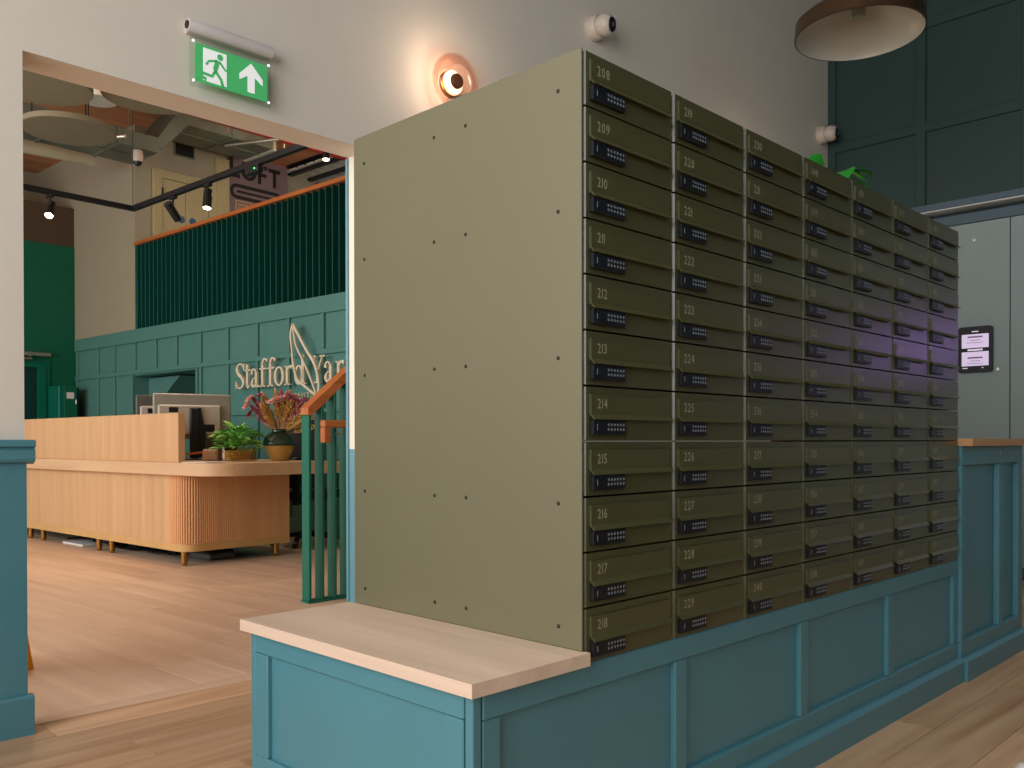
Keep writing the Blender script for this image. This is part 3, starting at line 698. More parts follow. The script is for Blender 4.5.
# ------------------------------------------------------------------ reception desk
UD, VD = 1.772, 4.795
dk = thing('reception_desk', 'long oak reception desk with fluted end and raised front screen', 'desk', uv(UD, VD), TH)
BD, BLn = 0.87, 3.7
def rrect(x0, x1, y0, y1, r, seg=8, corners=(1, 1, 1, 1)):    # ccw from x0,y0
    pts = []
    for (cx, cy, a0, on) in ((x0, y0, 180, corners[0]), (x1, y0, 270, corners[1]), (x1, y1, 0, corners[2]), (x0, y1, 90, corners[3])):
        if not on: pts.append((cx, cy)); continue
        ccx = cx+(r if cx == x0 else -r); ccy = cy+(r if cy == y0 else -r)
        for k in range(seg+1): a = math.radians(a0+90*k/seg); pts.append((ccx+r*math.cos(a), ccy+r*math.sin(a)))
    return pts
def slab(pts, z0, z1, name, m, par, smooth=True):
    n = len(pts); mb = MB().add([(p[0], p[1], z0) for p in pts]+[(p[0], p[1], z1) for p in pts], [tuple(range(n))[::-1], tuple(range(n, 2*n))]+[(i, (i+1) % n, n+(i+1) % n, n+i) for i in range(n)])
    return mb.build(name, m, par, smooth)
slab(rrect(0.012, BD-0.012, 0.012, BLn, 0.10, 8, (1, 0, 0, 0)), 0.10, 0.648, 'carcass', OAK_DESK, dk)
slab(rrect(0, BD, 0, BLn, 0.11, 10, (1, 0, 0, 0)), 0.10, 0.152, 'plinth_rail', mat('brass_toned_rail', (206, 168, 112), 0.4), dk)
# flat front boards then flutes round the corner and along the end
y = 0.22
bd_me = meshof(MB().box(0, 0.012, 0.0008, 0.1152, 0.152, 0.648, bev=0.001), 'front_board', OAK_DESK)
while y < BLn-0.05: link('front_board', bd_me, dk, (0, y, 0)); y += 0.116
path = []
yy = 0.22
while yy > 0.11: path.append((0.0, yy, 180)); yy -= 0.019
for k in range(9): a = math.radians(180+90*(k+0.5)/9); path.append((0.11+0.11*math.cos(a), 0.11+0.11*math.sin(a), math.degrees(a)))
xx = 0.12
while xx < BD: path.append((xx, 0.0, 270)); xx += 0.0165
fl_ = MB()
for x, y, a in path:
    mx = Matrix.Translation((x, y, 0)) @ Matrix.Rotation(math.radians(a), 4, 'Z')
    fl_.add([(-0.012, -0.007, 0.152), (-0.002, -0.007, 0.152), (0.002, -0.003, 0.152), (0.002, 0.003, 0.152), (-0.002, 0.007, 0.152), (-0.012, 0.007, 0.152),
             (-0.012, -0.007, 0.648), (-0.002, -0.007, 0.648), (0.002, -0.003, 0.648), (0.002, 0.003, 0.648), (-0.002, 0.007, 0.648), (-0.012, 0.007, 0.648)],
            [(0,1,7,6),(1,2,8,7),(2,3,9,8),(3,4,10,9),(4,5,11,10),(0,5,4,3,2,1),(6,7,8,9,10,11)], mx)
o = fl_.build('fluted_cladding', OAK_FLUTE, dk); o['kind'] = 'stuff'
leg_me = meshof(MB().lathe([(0.016, 0), (0.022, 0.02), (0.022, 0.10)], 14), 'leg', BRASS)
for p in ((0.03, 0.06), (BD-0.085, 0.06), (0.03, 1.19), (0.03, 1.42), (0.03, 2.54), (0.03, 2.82), (BD-0.05, 1.3), (BD-0.05, 2.7)): link('leg', leg_me, dk, (p[0], p[1], 0))
slab(rrect(-0.07, 0.985, -0.50, BLn, 0.24, 12, (1, 0, 0, 0)), 0.648, 0.735, 'worktop', OAK_SLAB, dk)
box('front_screen', OAK_DESK, (0.0, 0.052, 0.085, BLn, 0.735, 1.087), dk, 0.002)
DKM = Matrix.Translation(uv(UD, VD)) @ Matrix.Rotation(TH, 4, 'Z')
ZT = 0.7355
# clutter under the desk
o = MB().add([], [])
t = thing('cable_box', 'grey plastic cable box on the floor under the reception desk', 'box', uv(2.05, 4.95), TH)
box('shell', mat('dull_grey_plastic', (90, 92, 92), 0.5), (0, 0.22, 0, 0.3, 0.002, 0.055), t, 0.012); box('lid', BLACK, (0.01, 0.21, 0.01, 0.29, 0.055, 0.07), t, 0.006)
t = thing('cable', 'tangle of black cables on the floor under the desk front', 'cable', uv(1.95, 6.3), TH)
cb_ = MB()
for k in range(7):
    pts = [(random.uniform(0, 0.3), -0.8+1.7*i/7+random.uniform(-.1, .1), 0.008+abs(random.gauss(0, 0.012))) for i in range(8)]
    cb_.tube(cr(pts, 4), 0.008, 6)
o = cb_.build('cable_run', BLACK, t); o['kind'] = 'stuff'
o = box('floor_box', PALEGREY, (-0.14, 0.14, -0.2, 0.2, 0.002, 0.02), None, 0.004, uv(1.95, 6.75), TH); tag(o, 'flat pale plastic tray on the floor under the desk', 'tray')

# ------------------------------------------------------------------ things on the desk
# planter of green foliage
pl_ = thing('planter', 'oval amber glass planter of leafy green plants on the desk', 'plant', uv(2.245, 4.875, ZT), TH)
sq = Matrix.Diagonal((1, 0.55, 1, 1))
MB().lathe([(0, 0), (0.145, 0), (0.150, 0.004), (0.150, 0.105), (0.146, 0.105), (0.143, 0.008), (0, 0.008)], 32, sq).build('bowl', glass('amber_glass', (250, 238, 214), 0.06, 0.05, 0.35), pl_, True)
MB().lathe([(0, 0.009), (0.115, 0.009), (0.125, 0.05), (0.11, 0.08), (0, 0.085)], 24, sq).build('moss', mat('moss', (206, 180, 112), 0.9, var=0.4, scale=40), pl_)
LG = [leafmesh(0.085, 0.040, mat('fern_green', (150, 214, 104), 0.5, var=0.3, scale=25), 0.2, 0.35), leafmesh(0.075, 0.034, mat('fern_green_dark', (104, 180, 80), 0.5, var=0.3, scale=25), 0.2, 0.3)]
for k in range(230):
    a = random.uniform(0, 2*PI); r = random.uniform(0, 1)**0.6; h = random.uniform(0.05, 0.21)*(1.1-0.35*r)
    base = Vector((0.14*r*math.cos(a), 0.09*r*math.sin(a), 0.05+h)); d = Vector((math.cos(a)*(0.4+r), math.sin(a)*(0.4+r)*0.6, random.uniform(0.0, 0.9)))
    place_leaf(pl_, LG[k % 2], base+d.normalized()*0.05, base, random.uniform(-.6, .6), random.uniform(0.7, 1.15))
# vase of dried flowers
va = thing('flower_vase', 'green and gold round vase of dried pink and ochre flowers', 'vase', uv(2.515, 4.74, ZT), TH)
MB().lathe([(0, 0), (0.055, 0), (0.062, 0.006), (0.10, 0.075), (0.116, 0.115)], 36).build('gold_base', mat('gold_glaze', (196, 158, 88), 0.3, 0.45), va, True)
MB().lathe([(0.1162, 0.115), (0.124, 0.13), (0.116, 0.165), (0.09, 0.20), (0.058, 0.222), (0.055, 0.235), (0.062, 0.24), (0.054, 0.24), (0.05, 0.225)], 36, caps=False).build('green_top', mat('dark_green_glaze', (16, 52, 38), 0.12, spec=0.6), va, True)
OCH = [mat('ochre_grass', (222, 184, 108), 0.8, var=0.3, scale=60), mat('pink_petal', (236, 188, 184), 0.7, var=0.2, scale=60), mat('mauve_flower', (196, 122, 150), 0.7, var=0.25, scale=60), mat('crimson_flower', (170, 52, 76), 0.7), mat('olive_leaf', (106, 110, 56), 0.7)]
def plume_mesh(m, L=0.16, Rm=0.024, n=110):
    mb = MB(); mb.tube([(0, 0, -0.12), (0, 0, L)], 0.0018, 4)
    for k in range(n):
        t = random.random(); r = Rm*math.sin(PI*(0.12+0.85*t)); a = random.uniform(0, 2*PI); z = L*t
        x, y = r*math.cos(a), r*math.sin(a); s_ = 0.008
        mb.add([(x*0.3, y*0.3, z-0.008), (x+s_*math.sin(a), y-s_*math.cos(a), z+0.004), (x*1.2, y*1.2, z+0.018), (x-s_*math.sin(a), y+s_*math.cos(a), z+0.004)], [(0,1,2,3)])
    me = mb.mesh('plume'); me.materials.append(m); return me
PM = [plume_mesh(OCH[0], 0.20, 0.026), plume_mesh(OCH[2], 0.18, 0.024), plume_mesh(OCH[4], 0.14, 0.02, 30)]
bl = MB(); bl.lathe([(0, -0.01), (0.02, -0.004), (0.028, 0.008), (0.022, 0.02), (0.0, 0.024)], 10)
def bloom_mesh(m, s=1.0):
    mb = MB(); mb.tube([(0, 0, -0.2), (0, 0, 0)], 0.002, 4)
    for ring, nn, tilt in ((0.030, 9, 0.2), (0.024, 8, 0.7), (0.014, 6, 1.1)):
        for k in range(nn):
            a = 2*PI*k/nn+tilt; c_, s_ = math.cos(a), math.sin(a); r = ring*s; h = ring*math.tan(min(1.2, tilt))*s*0.5
            mb.add([(0, 0, 0), (r*c_-0.009*s*s_, r*s_+0.009*s*c_, h), (1.25*r*c_, 1.25*r*s_, h*1.2), (r*c_+0.009*s*s_, r*s_-0.009*s*c_, h)], [(0,1,2,3)])
    me = mb.mesh('bloom'); me.materials.append(m); return me
BM = [bloom_mesh(OCH[1], 1.7), bloom_mesh(OCH[2], 1.3), bloom_mesh(OCH[3], 1.4)]
def put(name, me, x, z, y, par, s=1.0):            # head at x,z above the vase, stem leaning out of the neck
    o = link(name, me, par); d = Vector((x, y, z))-Vector((0, 0, 0.19)); o.location = (x, y, z) if name == 'flower' else Vector((0, 0, 0.19))+d*0.55
    o.rotation_mode = 'QUATERNION'; o.rotation_quaternion = d.to_track_quat('Z', 'Y'); o.scale = (s,)*3
# local x of the vase runs along u; the view is from -u -v, so spread along (u - v)
def spread(s_, dpt=0.0): return (0.707*s_+0.707*dpt, -0.707*s_+0.707*dpt)
for k in range(48):
    s_ = random.uniform(-0.12, 0.24); h = random.uniform(0.28, 0.50)-0.25*abs(s_-0.05); x, y = spread(s_, random.uniform(-0.08, 0.08)); put('dried_grass', PM[0], x, h, y, va, random.uniform(.75, 1.05))
for s_, h in ((-0.17, 0.45), (-0.14, 0.42), (-0.11, 0.38), (-0.15, 0.36), (0.02, 0.50), (0.06, 0.47), (0.17, 0.44)): x, y = spread(s_, -0.04); put('flower_spike', PM[1], x, h, y, va)
for s_, h in ((0.1, 0.36), (-0.06, 0.33), (0.2, 0.36), (-0.02, 0.5)): x, y = spread(s_, 0.02); put('leaf_sprig', PM[2], x, h, y, va)
for s_, h, i in ((-0.20, 0.46, 0), (-0.22, 0.41, 0), (-0.20, 0.35, 2), (0.0, 0.455, 0), (0.035, 0.465, 0), (-0.03, 0.44, 0), (0.22, 0.45, 1), (0.09, 0.49, 1), (-0.13, 0.49, 1), (0.13, 0.46, 1)): x, y = spread(s_, -0.07); put('flower', BM[i], x, h, y, va)

# monitor seen from behind, a second one beyond, wooden dispenser, paper, tablet stand
def monitor(u, v, rot, label, w_=0.60, m=SILVER):
    t = thing('monitor', label, 'monitor', uv(u, v, ZT), TH+rot, 'computer monitors on the reception desk')
    box('back_shell', m, (-w_/2, w_/2, -0.02, 0.015, 0.17, 0.53), t, 0.008)
    box('screen', BLACK, (-w_/2+0.012, w_/2-0.012, 0.015, 0.018, 0.182, 0.518), t)
    box('rear_housing', mat('pale_monitor_plastic', (186, 182, 168), 0.45), (-w_/2+0.03, w_/2-0.09, -0.055, -0.02, 0.2, 0.44), t, 0.01)
    box('port_panel', BLACK, (0.06, 0.16, -0.058, -0.054, 0.225, 0.285), t)
    box('vent', BLACK, (-0.19, -0.12, -0.058, -0.054, 0.38, 0.42), t)
    MB().box(-0.035, 0.035, -0.09, -0.05, 0.012, 0.42, bev=0.008).build('stand_post', BLACKM, t)
    MB().prism([(-0.02, 0.42), (0.05, 0.42), (0.09, 0.2), (0.09, 0.02), (0.0, 0.02)], -0.075, -0.058).build('stand_bracket', BLACKM, t)
    box('stand_foot', BLACKM, (-0.13, 0.13, -0.17, 0.06, 0.0, 0.012), t, 0.004)
    return t
monitor(2.28, 5.6, -0.30, 'large silver monitor seen from behind, at the open end of the desk')
monitor(2.30, 5.98, -0.35, 'dark monitor mostly hidden behind the large silver monitor', 0.55, mat('dark_monitor_plastic', (92, 92, 84), 0.45))
t = thing('tablet_stand', 'dark tablet on a slanted stand in front of the silver monitor', 'tablet', uv(2.27, 5.18, ZT), TH-0.5)
MB().prism([(-0.11, 0), (0.11, 0), (0.15, 0.17), (-0.10, 0.17)], -0.006, 0.006).build('tablet_back', mat('dark_olive_plastic', (58, 60, 50), 0.5), t)
MB().prism([(-0.02, 0), (0.02, 0), (0.02, 0.12), (-0.02, 0.12)], 0.006, 0.09).build('prop', BLACKM, t)
t = thing('tape_dispenser', 'pale wooden block holding an orange wooden ruler beside the monitor', 'office tool', uv(2.12, 5.12, ZT), TH-0.7)
box('block', wood('pale_block', (206, 180, 160), (222, 198, 180), 'X'), (-0.02, 0.09, -0.03, 0.03, 0, 0.09), t, 0.012)
MB().prism([(-0.22, 0.035), (0.0, 0.062), (0.0, 0.078), (-0.22, 0.05)], -0.012, 0.012).build('ruler', RAILW, t)
o = MB().box(-0.16, 0.16, -0.11, 0.11, 0, 0.004).build('paper', PAPER, None, loc=uv(1.93, 4.72, ZT+0.0005), rotz=TH+0.3); tag(o, 'white sheet of paper lying on the desk by the screen end', 'paper')
# low grey device behind the screen
t = thing('printer', 'low grey printer just showing above the front screen of the desk', 'printer', uv(2.3, 7.95, ZT), TH)
box('housing', mat('printer_grey', (96, 96, 92), 0.5), (0, 0.36, -0.3, 0.3, 0, 0.345), t, 0.015); box('paper_tray', mat('printer_grey_light', (130, 130, 124), 0.5), (0.05, 0.3, -0.16, 0.2, 0.345, 0.375), t, 0.008)

# office chair behind the desk
ch = thing('office_chair', 'black high-backed office chair on castors behind the reception desk', 'chair', uv(3.12, 5.24), TH+2.2)
slab(rrect(-0.24, 0.24, -0.24, 0.24, 0.08), 0.40, 0.47, 'seat', DGREY, ch)
MB().box(-0.21, 0.21, 0.20, 0.26, 0.50, 1.06, bev=0.03).build('backrest', DGREY, ch)
MB().box(-0.03, 0.03, 0.25, 0.285, 0.36, 0.75, bev=0.006).box(-0.03, 0.03, 0.0, 0.27, 0.36, 0.39, bev=0.006).build('back_bracket', BLACKM, ch)
MB().lathe([(0.03, 0.09), (0.03, 0.25), (0.02, 0.25), (0.02, 0.40)], 14).build('gas_column', BLACKM, ch, True)
for k in range(5):
    a = 2*PI*k/5+0.3; c_, s_ = math.cos(a), math.sin(a)
    MB().tube([(0.02*c_, 0.02*s_, 0.10), (0.28*c_, 0.28*s_, 0.075)], 0.024, 8, 0.014).build('base_arm', BLACKM, ch, True)
    MB().lathe([(0, -0.014), (0.026, -0.014), (0.028, 0), (0.026, 0.014), (0, 0.014)], 14, Matrix.Translation((0.28*c_, 0.28*s_, 0.0285)) @ Matrix.Rotation(a, 4, 'Z') @ Matrix.Rotation(PI/2, 4, 'X')).build('castor', BLACK, ch, True)
for sx in (-1, 1): MB().tube([(sx*0.20, 0.05, 0.42), (sx*0.28, 0.05, 0.5), (sx*0.28, 0.05, 0.64)], 0.015, 8).box(sx*0.28-0.035, sx*0.28+0.035, -0.1, 0.14, 0.64, 0.67, bev=0.01).build('armrest', BLACKM, ch)

# green cabinet with a label in the corner
gc = thing('cabinet', 'tall green metal cabinet with white label in the far corner', 'cabinet', uv(3.29, 10.58), TH)
box('body', GREEN_B, (-0.06, 0.16, 0, 0.33, 0.02, 1.59), gc, 0.006)
box('door', GREEN, (0.0, 0.16, -0.012, 0, 0.05, 1.57), gc, 0.003); box('side_panel', BLACKM, (0.16, 0.185, 0.0, 0.33, 0.02, 1.57), gc, 0.003)
box('label_plate', PAPER, (0.03, 0.12, -0.0145, -0.012, 1.43, 1.51), gc); box('handle', CHROME, (0.135, 0.15, -0.03, -0.012, 1.36, 1.42), gc, 0.003)

# ------------------------------------------------------------------ mezzanine balustrade
ml_ = thing('balustrade', 'dark green finned mezzanine balustrade with orange wooden handrail', 'balustrade', uv(U0, VC-0.02, 2.22), TH-PI/2)
# front view: local x = -v, y into the wall
fin_me = meshof(MB().box(-0.006, 0.006, -0.015, 0.055, 0, 0.985, bev=0.001), 'fin', FIN)
k = 0; x = 0.06
while x < 4.55: link('fin', fin_me, ml_, (x, 0, 0)); x += 0.098
box('backing', FINBACK, (0.0, 4.6, 0.055, 0.07, 0, 0.98), ml_)
box('handrail', RAILW, (0, 4.6, -0.03, 0.075, 0.985, 1.025), ml_, 0.004)
box('post', FIN, (0.0, 0.03, -0.012, 0.05, 0, 0.985), ml_, 0.002)

# LOFT banner
lf = thing('banner', 'mauve banner reading LOFT on the mezzanine wall', 'banner', uv(4.80, VC-0.035, 2.98), TH)
box('board', PURPLE, (0, 0.90, 0, 0.02, 0, 1.64), lf, 0.002)
box('top_batten', RAILW, (-0.005, 0.905, -0.006, 0.022, 1.64, 1.66), lf)
TX = MB(); y0, y1 = -0.004, 0.0
# letters L O F T
def lb(*a): TX.box(a[0], a[1], y0, y1, a[2], a[3])
lb(0.02, 0.07, 1.33, 1.59); lb(0.02, 0.17, 1.33, 1.38)
TX.ribbon([(0.30+0.095*math.cos(2*PI*k/28), 1.46+0.11*math.sin(2*PI*k/28)) for k in range(29)], 0.05, y0, y1)
lb(0.435, 0.485, 1.32, 1.57); lb(0.435, 0.58, 1.52, 1.57); lb(0.435, 0.565, 1.42, 1.465)
lb(0.60, 0.78, 1.51, 1.56); lb(0.665, 0.715, 1.31, 1.56)
o = TX.build('lettering', INK, lf); o['kind'] = 'stuff'
SP = MB(); pts = []
for cx, a0 in ((0.72, -90), (0.12, 90)):
    for k in range(9): a = math.radians(a0+180*k/8); pts.append((cx+0.075*math.cos(a), 1.155+0.075*math.sin(a)))
pts.append(pts[0]); SP.ribbon(pts, 0.045, y0, y1); lb2 = SP.box(0.12, 0.72, y0, y1, 1.14, 1.17)
SP.build('lozenge', INK, lf)
box('notice_frame', mat('banner_cream', (190, 160, 120), 0.7), (0.10, 0.35, -0.004, 0, 0.74, 1.04), lf); o = MB().box(0.115, 0.335, -0.006, -0.004, 0.755, 1.025).build('notice', PURPLE, lf)
TX2 = MB()
for r_ in range(5):
    for k in range(7): TX2.box(0.135+k*0.027, 0.155+k*0.027, -0.008, -0.006, 0.79+0.046*r_, 0.815+0.046*r_)
o = TX2.build('notice_text', mat('banner_cream', (190, 160, 120), 0.7), lf); o['kind'] = 'stuff'

# ------------------------------------------------------------------ STAFFORD YARD lettering
sg = thing('wall_sign', 'cream raised Stafford Yard lettering with leaf outline on sea-green wall', 'sign', uv(U0-0.055, 7.055, 1.42), TH-PI/2)
XH, CH, AS = 0.185, 0.25, 0.275
Y0, Y1 = -0.012, 0.012
TK, TN = 0.036, 0.014
def stem(mb, x, z0, z1, w_=TK): mb.box(x-w_/2, x+w_/2, Y0, Y1, z0, z1)
def serif(mb, x, z, w_=0.07, h=0.013): mb.box(x-w_/2, x+w_/2, Y0, Y1, z, z+h)
def stroke(mb, pts, ws, k=6):
    P = cr(pts, k); n = len(P); m_ = len(ws)
    W_ = []
    for i in range(n): t = i/(n-1)*(m_-1); j = min(int(t), m_-2); W_.append(ws[j]+(ws[j+1]-ws[j])*(t-j))
    mb.ribbon(P, W_, Y0, Y1)
def bowl(mb, cx, cz, rx, rz, tk=TK, tn=TN):
    P = []; W_ = []
    for k in range(25): a = 2*PI*k/24; P.append((cx+rx*math.cos(a), cz+rz*math.sin(a))); W_.append(tn+(tk-tn)*abs(math.cos(a))**1.5)
    mb.ribbon(P, W_, Y0, Y1)
def L_S(w_):
    m_ = MB(); stroke(m_, [(w_*0.88, CH*0.78), (w_*0.72, CH*0.95), (w_*0.42, CH*0.98), (w_*0.18, CH*0.80), (w_*0.32, CH*0.60), (w_*0.66, CH*0.43), (w_*0.84, CH*0.22), (w_*0.58, CH*0.02), (w_*0.28, CH*0.05), (w_*0.10, CH*0.24)], [TN, TN, TN, TK, TK, TK, TK, TN, TN, TN])
    stem(m_, w_*0.90, CH*0.72, CH*1.0, 0.014); stem(m_, w_*0.09, 0, CH*0.30, 0.014); return m_
def L_t(w_):
    m_ = MB(); stem(m_, w_*0.42, 0.02, XH*1.28, TK*0.95); m_.box(0, w_*0.95, Y0, Y1, XH-0.014, XH); stroke(m_, [(w_*0.40, 0.03), (w_*0.55, 0.006), (w_*0.95, 0.03)], [TK*0.9, 0.018, 0.01]); return m_
def L_a(w_):
    m_ = MB(); stem(m_, w_*0.66, 0.0, XH*0.82); stroke(m_, [(w_*0.14, XH*0.72), (w_*0.2, XH*0.93), (w_*0.45, XH*0.99), (w_*0.66, XH*0.80)], [0.034, 0.02, TN, 0.02])
    stroke(m_, [(w_*0.62, XH*0.55), (w_*0.3, XH*0.45), (w_*0.17, XH*0.24), (w_*0.32, XH*0.05), (w_*0.62, XH*0.2)], [TN, TN, TK, 0.02, TN]); stroke(m_, [(w_*0.66, 0.02), (w_*0.8, 0.008), (w_*1.0, 0.02)], [0.028, 0.018, 0.01]); return m_
def L_f(w_):
    m_ = MB(); stem(m_, w_*0.36, 0, AS*0.85); serif(m_, w_*0.36, 0, 0.095); m_.box(0.0, w_*0.85, Y0, Y1, XH-0.014, XH); stroke(m_, [(w_*0.36, AS*0.8), (w_*0.46, AS*0.95), (w_*0.72, AS*0.99), (w_*0.95, AS*0.90)], [TK, 0.025, 0.016, 0.03]); return m_
def L_o(w_): m_ = MB(); bowl(m_, w_*0.5, XH*0.5, w_*0.38, XH*0.47); return m_
def L_r(w_):
    m_ = MB(); stem(m_, w_*0.34, 0, XH); serif(m_, w_*0.34, 0, 0.09); serif(m_, w_*0.24, XH-0.013, 0.05); stroke(m_, [(w_*0.38, XH*0.7), (w_*0.62, XH*0.95), (w_*0.95, XH*0.90)], [TN, 0.02, 0.036]); return m_
def L_d(w_): m_ = MB(); bowl(m_, w_*0.42, XH*0.48, w_*0.30, XH*0.46); stem(m_, w_*0.76, 0, AS); serif(m_, w_*0.68, AS-0.013, 0.05); serif(m_, w_*0.88, 0, 0.05); return m_
def L_Y(w_):
    m_ = MB(); m_.ribbon([(w_*0.16, CH), (w_*0.5, CH*0.42)], TK, Y0, Y1); m_.ribbon([(w_*0.86, CH), (w_*0.52, CH*0.42)], TN, Y0, Y1); stem(m_, w_*0.51, 0, CH*0.46)
    serif(m_, w_*0.51, 0, 0.10); serif(m_, w_*0.16, CH-0.013, 0.10); serif(m_, w_*0.86, CH-0.013, 0.085); return m_
for fn, a, b_ in ((L_S, 0, .179), (L_t, .179, .291), (L_a, .291, .442), (L_f, .455, .598), (L_f, .595, .738), (L_o, .713, .882), (L_r, .890, 1.028), (L_d, 1.06, 1.235), (L_Y, 1.325, 1.535), (L_a, 1.535, 1.681), (L_r, 1.71, 1.84), (L_d, 1.86, 2.035)):
    link('letter', meshof(fn(b_-a), 'letter', LETTER), sg, (1.325-(1.325-a)*0.957, 0, -0.004))
lfm = MB()
V0 = 7.055
def lv(pts): return [(V0-p[0]+0.055, p[1]-1.435) for p in pts]
for pts, w_ in (([(6.04, 2.00), (6.071, 1.9), (6.05, 1.75), (6.03, 1.617), (5.968, 1.481), (5.87, 1.418), (5.667, 1.309)], 0.022), ([(6.04, 2.00), (5.82, 1.735), (5.70, 1.60), (5.642, 1.437), (5.655, 1.308)], 0.026), ([(6.04, 2.0), (5.991, 1.805), (5.893, 1.667), (5.797, 1.531), (5.678, 1.33)], 0.018)):
    lfm.ribbon(cr(lv(pts), 6), w_, -0.03, -0.014)
lfm.build('leaf_outline', LETTER, sg)
tb_ = MB(); text(tb_, 'BRISTOL', 1.25, -0.15, 0.095, -0.004, 0.62, 0.42, centre=True)
me = tb_.mesh('small_lettering')
o = tb_.build('small_lettering', LETTER, sg); o['kind'] = 'stuff'
sm = o.modifiers.new('depth', 'SOLIDIFY'); sm.thickness = 0.012; sm.offset = 0
for x in (0.09, 0.52, 0.8, 1.43): MB().tube([(x, 0.005, 0.1), (x, 0.06, 0.1)], 0.004, 6).build('stand_off_pin', CHROME, sg)

# ------------------------------------------------------------------ ceiling things in the reception hall
def disc(uvz_, r, label):
    t = thing('acoustic_disc', label, 'ceiling panel', uvz_, TH, 'round acoustic ceiling discs')
    MB().lathe([(0, 0), (r-0.004, 0), (r, 0.004), (r, 0.046), (r-0.004, 0.05), (0, 0.05)], 72).build('felt_disc', SAGE, t, True)
    for k in range(3):
        a = 2*PI*k/3+0.6; x, y = 0.75*r*math.cos(a), 0.75*r*math.sin(a)
        MB().tube([(x, y, 0.05), (x, y, HC-uvz_[2]-0.001)], 0.006, 6).build('hanger', BLACKM, t)
def at(px, py, depth):
    d = fw + rt2*((px-512)/F_PX) + up2*((YC-py)/F_PX); return CAM+d*depth
disc(at(69, 132, 7.9), 0.39, 'lower of two large sage acoustic discs hanging at the upper left')
disc(at(42.6, 89, 6.9), 0.36, 'upper sage acoustic disc, cut off by the opening, upper left')
disc(at(150, 98, 7.2), 0.37, 'sage acoustic disc mostly hidden by the lintel, right of the white lamp')
# white ribbed lamp
p = at(98, 101, 8.2)
t = thing('ceiling_lamp', 'small white ribbed dome lamp between the acoustic discs', 'lamp', p, 0)
LW = mat('white_lamp_enamel', (232, 226, 214), 0.4)
prof = [(0.165, 0.0)]
for k in range(5): prof += [(0.165-0.028*k, 0.012+0.030*k), (0.150-0.028*k, 0.020+0.030*k)]
MB().lathe([(0.0, 0.01), (0.15, 0.0)]+prof+[(0.03, 0.18), (0, 0.18)], 40).build('shade', LW, t, True)
MB().tube([(0, 0, 0.18), (0, 0, HC-p.z-0.001)], 0.008, 8).build('rod', BLACKM, t)
# ducts
GALVD = mat('duct_inside', (22, 22, 22), 0.8)
dc = thing('ventilation_duct', 'galvanised rectangular ventilation duct stepping up below the brown ceiling', 'duct', uv(0, 8.3, 0), TH)
DW = 0.62
MB().box(1.9, 3.38, 0, DW, 4.055, 4.22).build('lower_duct', GALV, dc)
MB().prism([(3.38, 4.055), (3.38, 4.22), (3.66, 4.635), (3.74, 4.635), (3.74, 4.455)], 0, DW).build('duct_bend', GALV, dc)
MB().box(3.74, 4.84, 0, DW, 4.455, 4.635).build('upper_duct', GALV, dc)
for x, z0, z1 in ((2.35, 4.055, 4.22), (2.95, 4.055, 4.22), (4.3, 4.455, 4.635)): MB().box(x-0.015, x+0.015, -0.012, DW+0.012, z0-0.012, z1+0.012).build('flange', GALV, dc)
MB().box(1.9, 3.38, DW*0.45, DW*0.52, 4.045, 4.055).build('seam', GALV, dc); MB().box(3.74, 4.84, DW*0.45, DW*0.52, 4.445, 4.455).build('seam', GALV, dc); box('end_flange', mat('off_white_trim', (190, 188, 170), 0.6), (4.84, 4.88, -0.02, DW+0.02, 4.435, 4.645), dc)
for k in range(4):
    f_ = 0.14+0.24*k; x = 3.38+0.36*f_; zb = 4.055+0.40*f_
    MB().prism([(x-0.012, zb-0.018), (x+0.012, zb+0.006), (x+0.012, zb+0.02), (x-0.012, zb-0.004)], -0.01, DW+0.01).build('duct_rib', GALV, dc)
for x, z in ((2.2, 4.22), (3.1, 4.22)): MB().tube([(x, 0.1, z), (x, 0.1, HC-0.001)], 0.006, 6).build('drop_rod', CHROME, dc)
for x in (4.0, 4.7): MB().tube([(x, 0.1, 4.635), (x, 0.1, HC-0.001)], 0.006, 6).build('drop_rod', CHROME, dc)
vg = thing('wall_vent', 'black square vent opening in the mezzanine wall below the duct', 'vent', uv(4.09, VC, 4.42), TH)
box('opening', GALVD, (0, 0.24, -0.012, -0.004, 0, 0.14), vg); MB().box(-0.015, 0.255, -0.02, 0, -0.015, 0).box(-0.015, 0, -0.02, 0, 0, 0.14).box(0.24, 0.255, -0.02, 0, 0, 0.14).build('frame', GALV, vg)
rd = thing('round_duct', 'pale round duct end running below the left acoustic discs', 'duct', uv(1.6, 9.4, 4.15), TH)
MB().tube([(0, 0, -0.05), (1.52, 0, 0.02)], 0.085, 24).build('pipe', mat('cream_duct', (190, 184, 156), 0.6), rd, True)
MB().tube([(1.50, 0, 0.02), (1.56, 0, 0.022)], 0.092, 24).build('collar', mat('cream_duct', (190, 184, 156), 0.6), rd, True)
for x in (0.3, 1.3): MB().tube([(x, 0, 0.08), (x, 0, HC-4.151)], 0.005, 6).build('drop_rod', CHROME, rd)
rp = thing('sprinkler_pipe', 'dark red sprinkler pipe running just below the ceiling', 'pipe', uv(2.2, 8.0, 4.47), TH)
MB().tube([(0, 0, 0), (4.0, 0, 0.02)], 0.03, 12).build('pipe', RED, rp, True)
for x in (1.0, 1.85, 2.6): MB().tube([(x, 0, -0.03), (x, 0, -0.09)], 0.012, 8).build('sprinkler_head', CHROME, rp); 
for x in (0.5, 2.1, 3.6): MB().tube([(x, 0, 0.03), (x, 0, HC-4.471)], 0.006, 6).build('drop_rod', CHROME, rp)
MB().tube([(4.35, 0.25, 4.435), (4.62, -0.45, 4.42)], 0.02, 10).build('support_strut', CHROME, dc)
